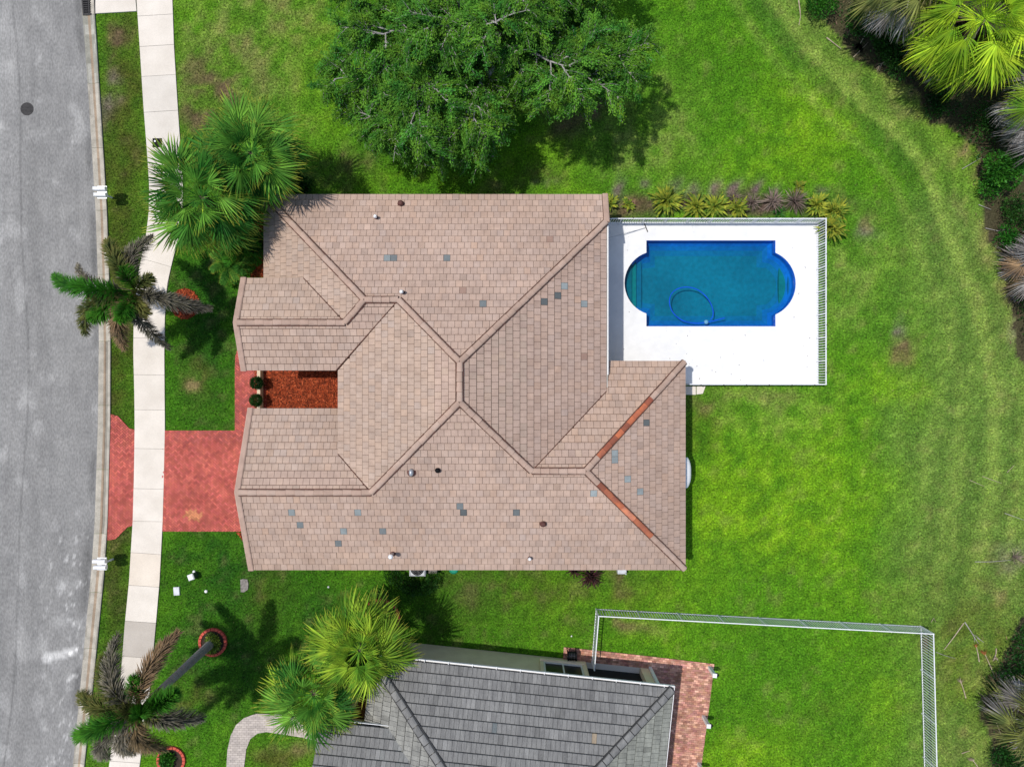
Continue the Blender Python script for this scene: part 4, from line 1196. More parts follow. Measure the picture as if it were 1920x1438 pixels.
rd = random.Random(19); g = G()
for k in range(70):
    x, y = rd.uniform(5.2, 15.2), rd.uniform(.1, 7.9)
    if inside(OUT, np.array([x]), np.array([y]))[0]: continue
    a = rd.uniform(0, 6.28); l = rd.uniform(.015, .05); w = l * .4; c, s_ = math.cos(a), math.sin(a); zz = ZD + .006
    g.add([(x + l * c, y + l * s_, zz), (x - w * s_, y + w * c, zz + .012), (x - l * c, y - l * s_, zz), (x + w * s_, y - w * c, zz + .006)], [(0, 1, 2, 3)], (rd.uniform(.8, 3),) * 3)
o = solo('fallen_leaves', g, M['litter'], kind='stuff'); o['label'] = 'few dry leaf scraps on the pool deck'

# ------------------------------------------------------------------ fences
PICKETS = {}
def fence(name, label, pts, z0, h, spacing, post_every, cap_dark=False, start_post=True):
    root = thing(name, label, 'fence', (pts[0][0], pts[0][1], z0))
    off = Vector(root.location)
    hp = h - .12
    if hp not in PICKETS:
        gg = G(); gg.box((0, 0, hp / 2), (.030, .030, hp)); PICKETS[hp] = make_mesh('picket', gg.V, gg.F, M['metal_white'])
        gg = G(); gg.bevel_box((0, 0, h / 2 + .015), (.06, .06, h + .03), .02); PICKETS[('post', hp)] = make_mesh('post', gg.V, gg.F, M['metal_white'])
        gg = G(); gg.box((0, 0, 0), (.05, .05, .03)); PICKETS[('clip', hp)] = make_mesh('rail_clip', gg.V, gg.F, M['metal_dark'])
    for (ax, ay), (bx, by) in zip(pts[:-1], pts[1:]):
        L = math.hypot(bx - ax, by - ay); ang = math.atan2(by - ay, bx - ax)
        n = max(1, round(L / post_every)); st = L / n
        dx, dy = (bx - ax) / L, (by - ay) / L
        for i in range(n):
            s0 = i * st
            mx, my = ax + dx * (s0 + st / 2), ay + dy * (s0 + st / 2)
            gg = G()
            gg.box((mx, my, z0 + h - .02), (st - .062, .045, .04), ang)
            pan = part('fence_panel', gg, M['metal_white'], root, tone=False)
            gg = G(); gg.box((mx, my, z0 + .10), (st - .062, .035, .035), ang); part('bottom_rail', gg, M['metal_white'], pan, tone=False)
            m = int(st / spacing)
            for k in range(1, m):
                s = s0 + st * k / m
                link('picket', PICKETS[hp], pan, (ax + dx * s - off.x, ay + dy * s - off.y, .07), rot=(0, 0, ang))
            link('post', PICKETS[('post', hp)], root, (ax + dx * s0 - off.x, ay + dy * s0 - off.y, 0), rot=(0, 0, ang))
            if cap_dark:
                link('rail_clip', PICKETS[('clip', hp)], root, (mx - dy * .03 - off.x, my + dx * .03 - off.y, h - .0), rot=(0, 0, ang))
    link('post', PICKETS[('post', hp)], root, (pts[-1][0] - off.x, pts[-1][1] - off.y, 0), rot=(0, 0, ang))
    return root
fence('pool_fence', 'white metal picket fence enclosing the pool deck', WP([(1119, 419.5), (1531, 419.5), (1531, 720.5), (1283, 720.5)], .1), ZD, 1.06, .118, 1.16, True)
fence('garden_fence', 'long white metal picket fence on the lawn behind the neighbouring patio', WP([(1109.5, 1239), (1117.4, 1140.7), (1724.6, 1173), (1733, 1500)]), 0, 1.14, .135, 1.97)

# ------------------------------------------------------------------ neighbouring house, grey roof
NC = Vector((7.48, -14.14)); NA = Vector((-.9945, .1045)); NBv = Vector((-.1045, -.9945)); NROT = math.atan2(-.1045, .9945)
def nb(la, lb): v = NC + NA * la + NBv * lb; return (v.x, v.y)
NL = 14.085; ND = 11.0; NH = ND / 2; NZ = 2.9
wz = 3.41; wl = NL - (wz - NZ) / PITCH; wr = 3.0; wzr = wz + PITCH * wr; wlr = NL - (wzr - NZ) / PITCH
upN = tuple(NBv); upS = tuple(-NBv); upE = tuple(NA); upW = tuple(-NA)
NFAC = [
    facet([nb(0, 0), nb(NL, 0), nb(NL - NH, NH), nb(NH, NH)], nb(0, 0), upN, NZ),
    facet([nb(0, 0), nb(NH, NH), nb(0, ND)], nb(0, 0), upE, NZ),
    facet([nb(NL, 0), nb(NL, ND), nb(NL - NH, NH)], nb(NL, 0), upW, NZ),
    facet([nb(16.0, 2.95), nb(wl, 2.95), nb(wlr, 2.95 + wr), nb(16.0, 2.95 + wr)], nb(16, 2.95), upN, wz),
]
NHID = [facet([nb(0, ND), nb(NH, NH), nb(NL - NH, NH), nb(NL, ND)], nb(0, ND), upS, NZ),
        facet([nb(16.0, 2.95 + wr), nb(wlr, 2.95 + wr), nb(wl, 2.95 + 2 * wr), nb(16.0, 2.95 + 2 * wr)], nb(16, 2.95 + 2 * wr), upS, wz)]
nhouse = thing('neighbouring_house', 'beige walled house with weathered grey tiled roof at the bottom edge', 'house', (*nb(7, 5.5), 0))
g = G()
for f in NFAC + NHID:
    g.prism(f['poly'], lambda x, y, f=f: f['z'](x, y) - .16, lambda x, y, f=f: f['z'](x, y) - .012)
nroof = part('roof', g, M['slate_under'], nhouse, tone=False, label='weathered grey flat tile roof')
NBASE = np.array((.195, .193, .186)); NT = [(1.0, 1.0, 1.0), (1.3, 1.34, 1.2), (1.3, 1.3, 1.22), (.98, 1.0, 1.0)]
def grey_tone(c, f, rnd):
    if c['sp']: return SPECIAL_TONE[c['sp']](rnd)
    n = float(fbm(np.array([c['x'] * .45]), np.array([c['y'] * .45]), 14)[0])
    v = (.84 + .32 * n) * (1 + rnd.gauss(0, .055))
    if rnd.random() < .03: v *= .8
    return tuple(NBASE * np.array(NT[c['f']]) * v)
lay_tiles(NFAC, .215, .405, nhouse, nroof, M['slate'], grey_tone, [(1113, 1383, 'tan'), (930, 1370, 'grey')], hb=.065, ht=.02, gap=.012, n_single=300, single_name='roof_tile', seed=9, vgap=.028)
NHIPS = [((*nb(NH, NH), NZ + PITCH * NH), (*nb(.04, .04), NZ + .02)), ((*nb(NL - NH, NH), NZ + PITCH * NH), (*nb(NL - .04, .04), NZ + .02)), ((*nb(NH, NH), NZ + PITCH * NH), (*nb(NL - NH, NH), NZ + PITCH * NH)), ((*nb(wlr, 2.95 + wr), wzr), (*nb(16.0, 2.95 + wr), wzr))]
lay_caps(NHIPS, nroof, M['slate'], [tuple(NBASE * k) for k in (.85, 1.0, 1.15, 1.05)], length=.44, r=.165, seed=8, bed_mat=M['slate_under'], lift=.045, cgap=.035)
# gutters
g = G()
def nbox(gg, la0, la1, lb0, lb1, z0, z1, tone=(1, 1, 1)):
    c = nb((la0 + la1) / 2, (lb0 + lb1) / 2)
    gg.box((c[0], c[1], (z0 + z1) / 2), (abs(la1 - la0), abs(lb1 - lb0), abs(z1 - z0)), NROT, tone)
nbox(g, -.05, NL, -.11, -.085, 2.78, 2.90); nbox(g, -.05, NL, -.084, .0, 2.78, 2.80)
for k in range(13): nbox(g, .4 + k * 1.12, .43 + k * 1.12, -.13, .02, 2.87, 2.905)
nbox(g, -.08, -.052, -.11, ND, 2.80, 2.90)
nbox(g, wl - .1, 16.0, 2.84, 2.865, 3.30, 3.42)
part('gutter', g, M['white'], nroof, tone=False)
# walls
g = G()
nbox(g, 3.75, 13.75, .30, 10.7, -.1, 2.74)
nbox(g, .5, 3.74, 3.9, 10.68, -.1, 2.73)
nbox(g, 13.2, 15.6, 3.35, 8.5, -.1, 3.28)
nbox(g, .52, 3.74, .32, .62, 2.45, 2.74)
nbox(g, .55, .97, .33, .75, -.1, 2.449)
nbox(g, .53, .85, .76, 3.89, 2.45, 2.735)
part('wall', g, M['stucco2'], nhouse, tone=False)
g = G(); nbox(g, .40, .54, .22, .32, .0, 2.7); part('downspout', g, M['white'], nhouse, tone=False)
g = G(); nbox(g, .98, 3.74, .34, 3.88, -.05, .075); part('lanai_floor', g, M['concrete'], nhouse)
g = G(); nbox(g, .98, 3.73, .62, .64, .08, 2.44); part('lanai_shade_sheet', g, M['lanai_shade'], nhouse, tone=False)  # added dark sheet standing in for the deep shade inside the lanai
gg = G(); la0, la1, z0, z1 = 4.0, 5.95, .78, 2.25
for a0, a1, b0, b1 in ((la0, la0 + .09, z0, z1), (la1 - .09, la1, z0, z1), (la0 + .09, la1 - .09, z0, z0 + .09), (la0 + .09, la1 - .09, z1 - .09, z1), ((la0 + la1) / 2 - .035, (la0 + la1) / 2 + .035, z0 + .09, z1 - .09)):
    nbox(gg, a0, a1, .22, .31, b0, b1)
win = part('window', gg, M['trim'], nhouse, tone=False)
for a0, a1 in ((la0 + .095, (la0 + la1) / 2 - .04), ((la0 + la1) / 2 + .04, la1 - .095)):
    gp = G(); nbox(gp, a0, a1, .275, .305, z0 + .095, z1 - .095); part('pane', gp, M['glass'], win, tone=False)
gs = G(); nbox(gs, la0 - .16, la1 + .16, .12, .312, z0 - .14, z0 - .002); nbox(gs, la0 - .16, la0 - .003, .20, .311, z0 + .001, z1 + .15); nbox(gs, la1 + .003, la1 + .16, .20, .311, z0 + .001, z1 + .15)
part('window_surround', gs, M['stucco2'], nhouse, tone=False)
gd = G(); nbox(gd, 13.9, 14.9, 3.30, 3.36, 0, 2.1); part('front_door', gd, M['door_wood'], nhouse, tone=False)
NB_FOOT = [nb(.4, .25), nb(13.8, .25), nb(13.8, 3.3), nb(15.7, 3.3), nb(15.7, 8.6), nb(13.8, 10.8), nb(.4, 10.8)]

def brick_tone(x, y):
    v = random.uniform(.7, 1.3)
    n = float(fbm(np.array([x * 1.3]), np.array([y * 1.3]), 16)[0])
    v *= .7 + .6 * n
    if random.random() < .16: return (1.45 * v, 1.6 * v, 1.6 * v)
    return (v, v * random.uniform(.9, 1.1), v * random.uniform(.9, 1.1))
def running_bond(poly, z, mat, joint, nm, label, bl, bw, ang, toner, gap=.008):
    root = G(); root.prism(poly, -.03, z - .012); base = solo(nm, root, joint, kind='structure'); base['label'] = label
    cx, cy = poly[0]; g = G(); ca, sa = math.cos(ang), math.sin(ang)
    L = [((x - cx) * ca + (y - cy) * sa, -(x - cx) * sa + (y - cy) * ca) for x, y in poly]
    u0, u1 = min(p[0] for p in L), max(p[0] for p in L); v0, v1 = min(p[1] for p in L), max(p[1] for p in L)
    j = 0; v = v0
    while v < v1:
        u = u0 - (bl / 2 if j % 2 else 0)
        while u < u1:
            q = [(u + gap / 2, v + gap / 2), (u + bl - gap / 2, v + gap / 2), (u + bl - gap / 2, v + bw - gap / 2), (u + gap / 2, v + bw - gap / 2)]
            q = [(cx + a * ca - b * sa, cy + a * sa + b * ca) for a, b in q]
            add_paver(g, q, poly, z, toner, .05); u += bl
        v += bw; j += 1
    part('paver', g, mat, base, kind='stuff')
running_bond(WP(PATIO), .05, M['brick'], M['brick_joint'], 'patio', 'weathered red brick patio wrapping the neighbouring house corner', .21, .105, NROT, brick_tone)
running_bond(WP(NPATH), .045, M['paver_pale'], M['pale_joint'], 'garden_path', 'curved pale paver path leading to the neighbouring door', .23, .115, 0.0, lambda x, y: (lambda v: (v, v, v))(random.uniform(.86, 1.12)))

# courtyard mulch
def bark(name, poly, z, n, label, seed=2, size=.05, cols=((1.3, 1.2, 1.1), (.8, .8, .8), (1.8, 2.2, 2.6), (.45, .5, .5))):
    r = np.random.default_rng(seed)
    root = G(); root.prism(poly, -.03, z)
    xs = [p[0] for p in poly]; ys = [p[1] for p in poly]
    X = r.uniform(min(xs), max(xs), n * 2); Y = r.uniform(min(ys), max(ys), n * 2)
    m = inside(poly, X, Y); X, Y = X[m][:n], Y[m][:n]
    for x, y in zip(X, Y):
        a = r.uniform(0, 6.28); l = size * r.uniform(.5, 1.6); w = l * r.uniform(.2, .45); c, s = math.cos(a), math.sin(a)
        zz = z + r.uniform(.004, .03); dz = r.uniform(-.02, .02)
        root.add([(x + l * c - w * s, y + l * s + w * c, zz + dz), (x - l * c - w * s, y - l * s + w * c, zz - dz), (x - l * c + w * s, y - l * s - w * c, zz - dz), (x + l * c + w * s, y + l * s - w * c, zz + dz + .008)], [(0, 1, 2, 3)], cols[r.integers(len(cols))])
    o = solo(name, root, M['mulch'], kind='stuff'); o['label'] = label
    return o
bark('bark_mulch', [(-13.02, 1.0), (-7.33, 1.0), (-7.33, -1.6), (-13.02, -1.6)], .045, 3800, 'red bark mulch in the front courtyard')
# ------------------------------------------------------------------ vegetation kit
def leaf_cloud(P, D, size, rng, ratio=.45, jit=.6, up=None):
    """rhombic leaves at points P pointing roughly along D -> vertices, quads"""
    n = len(P)
    d = D + rng.normal(0, jit, (n, 3)); d /= np.linalg.norm(d, axis=1)[:, None] + 1e-9
    r = rng.normal(0, 1, (n, 3)) * np.array((1, 1, .35)); s = np.cross(d, r); 
    if up is not None:
        s = np.cross(d, np.array((0, 0, 1.0)) + rng.normal(0, up, (n, 3)))
    s /= np.linalg.norm(s, axis=1)[:, None] + 1e-9
    L = (size * rng.uniform(.65, 1.35, n))[:, None]
    V = np.empty((n, 4, 3))
    V[:, 0] = P; V[:, 1] = P + d * L * .5 + s * L * ratio * .5; V[:, 2] = P + d * L; V[:, 3] = P + d * L * .5 - s * L * ratio * .5
    return V.reshape(-1, 3), np.arange(n * 4).reshape(n, 4)

def np_part(name, V, F, mat, parent, tone=None, tonev=None, kind=None, smooth=False):
    off = np.array(offset_of(parent))
    o = link(name, make_mesh(name, V - off, F, mat, tone=tone, tonev=tonev, smooth=smooth), parent)
    if kind: o['kind'] = kind
    return o

def shrub(name, label, cat, px, py, rad, hgt, mat, n=900, leaf=.10, seed=0, group=None, z0=0, lumps=7, tone=(.55, 1.35), ratio=.5, stem=True, open_=.0, sy=1.0):
    rng = np.random.default_rng(seed)
    c = W(px, py, z0 + hgt * .55); base = (c.x, c.y, z0)
    root = thing(name, label, cat, base, group)
    g = G()
    for k in range(4):
        a = rng.uniform(0, 6.28); r = rad * rng.uniform(.2, .55)
        g.tube([(c.x, c.y, z0 - .03), (c.x + math.cos(a) * r * .5, c.y + math.sin(a) * r * .5, z0 + hgt * .4), (c.x + math.cos(a) * r, c.y + math.sin(a) * r, z0 + hgt * .75)], [.03, .02, .008], 5)
    part('stem', g, M['trunk_fibre'], root, tone=False)
    lump = rng.normal(0, 1, (lumps, 3)); lump /= np.linalg.norm(lump, axis=1)[:, None]; lump[:, 2] = np.abs(lump[:, 2]) * .8
    lump = lump * np.array((rad * .55, rad * .55 * sy, hgt * .32)) * rng.uniform(.5, 1.05, (lumps, 1)); lr = rad * rng.uniform(.35, .58, lumps)
    k = rng.integers(0, lumps, n)
    d = rng.normal(0, 1, (n, 3)); d /= np.linalg.norm(d, axis=1)[:, None]; d[:, 2] = d[:, 2] * .8 + .15
    rr = rng.uniform(.45, 1.0, n) ** .5
    off = lump[k] + d * (lr[k] * rr)[:, None] * np.array((1, 1, min(1.2, hgt / (2 * rad) * 1.3)))
    P = np.array((c.x, c.y, z0 + hgt * .5)) + off
    P[:, 2] = np.maximum(P[:, 2], z0 + .04)
    V, F = leaf_cloud(P, d, leaf, rng, ratio=ratio, jit=.55)
    t = rng.uniform(tone[0], tone[1], n); hue = rng.normal(0, .08, n)
    T = np.stack([t * (1 + hue), t, t * (1 - hue)], 1)
    np_part('foliage', V, F, mat, root, tone=T)
    return root

def strap_clump(name, label, cat, px, py, rad, hgt, mat, n=34, width=.05, seed=0, group=None, droop=.6, z0=0):
    """clump of arching strap leaves, each an object sharing a few meshes"""
    rng = random.Random(seed)
    c = W(px, py, z0 + hgt * .6)
    root = thing(name, label, cat, (c.x, c.y, z0), group)
    protos = []
    for v in range(3):
        vs = []; m = 5; bend = droop * rng.uniform(.8, 1.2)
        for i in range(m + 1):
            t = i / m
            w = width * (math.sin(math.pi * min(1, t * .9 + .08)) ** .7) * .5
            x = rad * t; z = hgt * (1.5 * t - bend * 1.5 * t * t)
            vs += [(x, -w, z + w * .3), (x, w, z + w * .3)]
        fs = [(2 * i, 2 * i + 1, 2 * i + 3, 2 * i + 2) for i in range(m)]
        protos.append(make_mesh('leaf', vs, fs, mat, tone=[(rng.uniform(.75, 1.25),) * 3] * m))
    for k in range(n):
        a = k * 2.399 + rng.uniform(-.3, .3); el = rng.uniform(-.25, .55) + (.55 if k < n * .3 else 0)
        link('leaf', rng.choice(protos), root, (rng.uniform(-.05, .05), rng.uniform(-.05, .05), .05), rot=(rng.uniform(-.3, .3), -el, a), scale=(rng.uniform(.65, 1.1),) * 3)
    return root

def fan_proto(seed, pet, rad, droop, spread=2.0, nseg=34, tilt=.25, mat=None, fold=.45):
    rnd = random.Random(seed)
    V = []; F = []; T = []
    m = 4; P = []
    for i in range(m + 1):
        t = i / m; P.append(Vector((pet * t * math.cos(tilt * .4 * t), 0, -tilt * pet * .5 * t * t)))
    for i, p in enumerate(P):
        w = .022 - .008 * i / m
        V += [(p.x, -w, p.z), (p.x, w, p.z), (p.x, 0, p.z - w)]; T += [(.0, 1.7, 0)] * 3
    for i in range(m):
        for k in range(3): F.append((i * 3 + k, i * 3 + (k + 1) % 3, (i + 1) * 3 + (k + 1) % 3, (i + 1) * 3 + k))
    hub = P[-1]; D = (P[-1] - P[-2]).normalized(); Y = Vector((0, 1, 0)); U = D.cross(Y) * -1
    if U.z < 0: U = -U
    dphi = 2 * spread / nseg
    for k in range(nseg):
        phi = -spread + dphi * (k + .5) + rnd.uniform(-.03, .03)
        L = rad * (.66 + .34 * math.cos(phi * .6)) * rnd.uniform(.84, 1.1)
        Ys = (Y * math.cos(fold) - U * math.sin(fold) * (1 if phi > 0 else -1)).normalized()
        dr = (D * math.cos(phi) + Ys * math.sin(phi)).normalized(); sd = (Ys * math.cos(phi) - D * math.sin(phi)).normalized()
        start = hub + D * (.16 * rad * max(0, math.cos(phi)))
        base = len(V); dd = droop * rnd.uniform(.6, 1.5); sw = rnd.uniform(-.2, .2); br = rnd.uniform(.6, 1.35) * (1.12 if k % 2 else .85)
        for f in (.04, .30, .66, 1.0):
            c = start + dr * L * f + U * ((.02 if k % 2 else -.02) * min(1, f * 2)) + sd * sw * L * max(0, f - .3) ** 1.5
            c = c - Vector((0, 0, 1)) * dd * L * f ** 2.4 - dr * (dd * L * .22 * f ** 3)
            w = {.04: .04 * L * dphi, .30: .30 * L * dphi * .72, .66: .30 * L * dphi * .62, 1.0: 0}[f]
            if f < 1:
                V += [tuple(c - sd * w), tuple(c + sd * w)]; T += [(f, br * (1.25 - .25 * f if f > .2 else 1.5), 0)] * 2
            else:
                V.append(tuple(c)); T.append((1, br, 0))
        F += [(base, base + 1, base + 3, base + 2), (base + 2, base + 3, base + 5, base + 4), (base + 4, base + 5, base + 6)]
    return make_mesh('frond', V, F, mat, tonev=T)

FAN = {}
def fan_set(mat, rad, pet):
    key = (mat, rad, pet)
    if key not in FAN:
        m = M[mat]
        FAN[key] = dict(up=[fan_proto(1, pet * .7, rad * .95, .05, 1.5, 30, .1, m, .25), fan_proto(2, pet * .85, rad, .10, 1.8, 32, .2, m, .35)],
                        mid=[fan_proto(3, pet, rad, .16, 2.1, 34, .3, m, .4), fan_proto(4, pet, rad * 1.05, .22, 2.2, 36, .35, m, .5), fan_proto(8, pet * .9, rad * 1.05, .28, 1.9, 32, .25, m, .55)],
                        low=[fan_proto(5, pet, rad * 1.05, .30, 1.9, 32, .4, m, .5), fan_proto(6, pet * 1.05, rad, .42, 1.7, 30, .45, m, .6)])
    return FAN[key]

def fan_palm(name, label, base_px, crown_px, zc, mat, mat2=None, frac2=.2, n=44, rad=1.05, pet=1.15, seed=0, dead=0, group='fan palms', trunk_r=.17, hide_trunk=False):
    rnd = random.Random(seed)
    c = W(*crown_px, zc); b = W(*base_px, 0) if base_px else Vector((c.x, c.y, 0))
    root = thing(name, label, 'palm', (b.x, b.y, 0), group)
    g = G()
    pts = [b.lerp(c, t) + Vector((0, 0, 0)) for t in (0, .15, .35, .6, .85, .97)]
    pts[0].z -= .05
    g.tube(pts, [trunk_r * k for k in (1.35, 1.05, 1, 1, 1.05, 1.2)], 10)
    part('trunk', g, M['trunk_fibre'], root, tone=False)
    off = offset_of(root)
    for k in range(n):
        t = (k + .5) / n
        el = math.radians(80 - 112 * t ** .8) + rnd.uniform(-.2, .2)
        az = k * 2.39996 + rnd.uniform(-.25, .25)
        low = t > .6
        mt = mat if not (mat2 and low and rnd.random() < frac2 * 2) else mat2
        st = fan_set(mt, rad, pet)
        grp = st['up'] if t < .25 else (st['mid'] if t < .7 else st['low'])
        sc = (.72 + .36 * min(1, t * 2.5)) * rnd.uniform(.9, 1.08)
        link('frond', rnd.choice(grp), root, c - off + Vector((math.cos(az) * .1, math.sin(az) * .1, .12 - .3 * t)), rot=(rnd.uniform(-.7, .7), -el, az), scale=(sc, sc, sc))
    for k in range(dead):
        az = k * 2.1 + rnd.uniform(-.4, .4); el = math.radians(rnd.uniform(-62, -28))
        st = fan_set('fan_dead' if rnd.random() < .75 else 'fan_brown', rad, pet); sc = rnd.uniform(.95, 1.2)
        o = link('dead_frond', rnd.choice(st['low'] + st['mid'][1:]), root, c - off + Vector((math.cos(az) * .15, math.sin(az) * .15, -.3)), rot=(rnd.uniform(-.6, .6), -el, az), scale=(sc, sc, sc))
        o['label'] = 'dead grey fan frond'
    return root

def feather(path, leaflen, n, rng, plumose=True, taper=.5, width=.036):
    """rachis path (list of Vectors) with leaflets -> V, F, T"""
    path = [Vector(p) for p in path]
    m = len(path) - 1
    V = []; F = []; T = []
    g = G(); g.tube(path, [.028 - .02 * i / m for i in range(m + 1)], 5)
    V += g.V; F += g.F; T += [(.15, .8, 0)] * len(g.V)
    for k in range(n):
        t = .13 + .87 * (k + rng.random()) / n
        i = min(int(t * m), m - 1); f = t * m - i
        p = path[i].lerp(path[i + 1], f); d = (path[i + 1] - path[i]).normalized()
        s = d.cross(Vector((0, 0, 1)));
        if s.length < 1e-3: s = Vector((1, 0, 0))
        s.normalize(); u = s.cross(d).normalized()
        if plumose: a = rng.uniform(0, 2 * math.pi)
        else: a = rng.choice((0.0, math.pi)) + rng.uniform(-.25, .45)
        rad = s * math.cos(a) + u * math.sin(a)
        L = leaflen * (math.sin(math.pi * min(1, .18 + t * .72)) ** .5) * rng.uniform(.8, 1.15) * (1 - taper * max(0, t - .75) * 2)
        e = (rad * 1.0 + d * (.45 + .5 * t)).normalized()
        w = e.cross(u + rad * .3).normalized() * width * .5
        q0 = p; q1 = p + e * L * .55 - Vector((0, 0, .05 * L)); q2 = p + e * L - Vector((0, 0, .22 * L))
        b = len(V)
        V += [tuple(q0 - w * .6), tuple(q0 + w * .6), tuple(q1 + w), tuple(q1 - w), tuple(q2)]
        br = rng.uniform(.55, 1.4); T += [(.2, br, 0), (.2, br, 0), (.6, br, 0), (.6, br, 0), (1.0, br * 1.15, 0)]
        F += [(b, b + 1, b + 2, b + 3), (b + 3, b + 2, b + 4)]
    return V, F, T

def foxtail_palm(label, base_px, hub_px, zh, tips, seed, group='feather palms by the street'):
    """tips: (px, py, z, material, leaflet length, count)"""
    rng = random.Random(seed)
    b = W(*base_px, 0); h = W(*hub_px, zh)
    root = thing('feather_palm', label, 'palm', (b.x, b.y, 0), group)
    shaft = b.lerp(h, .80)
    g = G(); g.tube([b - Vector((0, 0, .05)), b.lerp(h, .05), b.lerp(h, .3), b.lerp(h, .55), shaft], [.28, .22, .20, .18, .165], 12)
    for k in range(18):
        p = b.lerp(h, .05 + .74 * k / 18); g.tube([p, p + (h - b).normalized() * .02], .215 - .05 * k / 18 + .006, 12)
    part('trunk', g, M['trunk_palm'], root, tone=False)
    g = G(); g.tube([shaft, b.lerp(h, .9), b.lerp(h, .985)], [.17, .15, .08], 10); part('crownshaft', g, M['crownshaft'], root, tone=False, smooth=True)
    off = offset_of(root)
    for (px, py, z, mt, ll, n) in tips:
        t = W(px, py, z)
        mid = h.lerp(t, .5); L = (t - h).length
        arch = .30 * L if z < zh + .5 else .08 * L
        pts = []
        for i in range(11):
            s = i / 10
            p = h.lerp(t, s) + Vector((0, 0, arch * 4 * s * (1 - s) * (1.25 - .5 * s)))
            pts.append(p)
        bend = rng.uniform(-.09, .09) * L; sdv = (t - h).cross(Vector((0, 0, 1))).normalized()
        pts = [p + sdv * bend * 4 * (i / 10) * (1 - i / 10) for i, p in enumerate(pts)]
        V, F, T = feather(pts, ll * 1.42, int(n * 1.55), rng)
        V = [(v[0] - off.x, v[1] - off.y, v[2] - off.z) for v in V]
        link('frond', make_mesh('frond', V, F, M[mt], tonev=T), root)
    return root

def pinnate_plant(name, label, cat, px, py, z0, n, length, mat, seed, group=None, el=(10, 70), leaflen=.22, count=70):
    rng = random.Random(seed); c = W(px, py, z0)
    root = thing(name, label, cat, (c.x, c.y, 0), group)
    g = G(); g.tube([(c.x, c.y, -.03), (c.x, c.y, z0 * .5 + .02), (c.x, c.y, z0 + .02)], [.1, .08, .07], 8); part('trunk', g, M['trunk_fibre'], root, tone=False)
    protos = []
    for v in range(3):
        pts = [Vector((length * math.sin(s * 1.35) / 1.0 * .95, 0, length * (.62 * s - .75 * s * s))) for s in [i / 8 for i in range(9)]]
        V, F, T = feather(pts, leaflen, count, rng, plumose=False, width=.03)
        protos.append(make_mesh('frond', V, F, M[mat], tonev=T))
    for k in range(n):
        az = k * 2.399 + rng.uniform(-.2, .2); e = math.radians(rng.uniform(*el)) - .5
        sc = rng.uniform(.8, 1.1)
        link('frond', rng.choice(protos), root, (0, 0, z0), rot=(rng.uniform(-.2, .2), -e, az), scale=(sc, sc, sc))
    return root

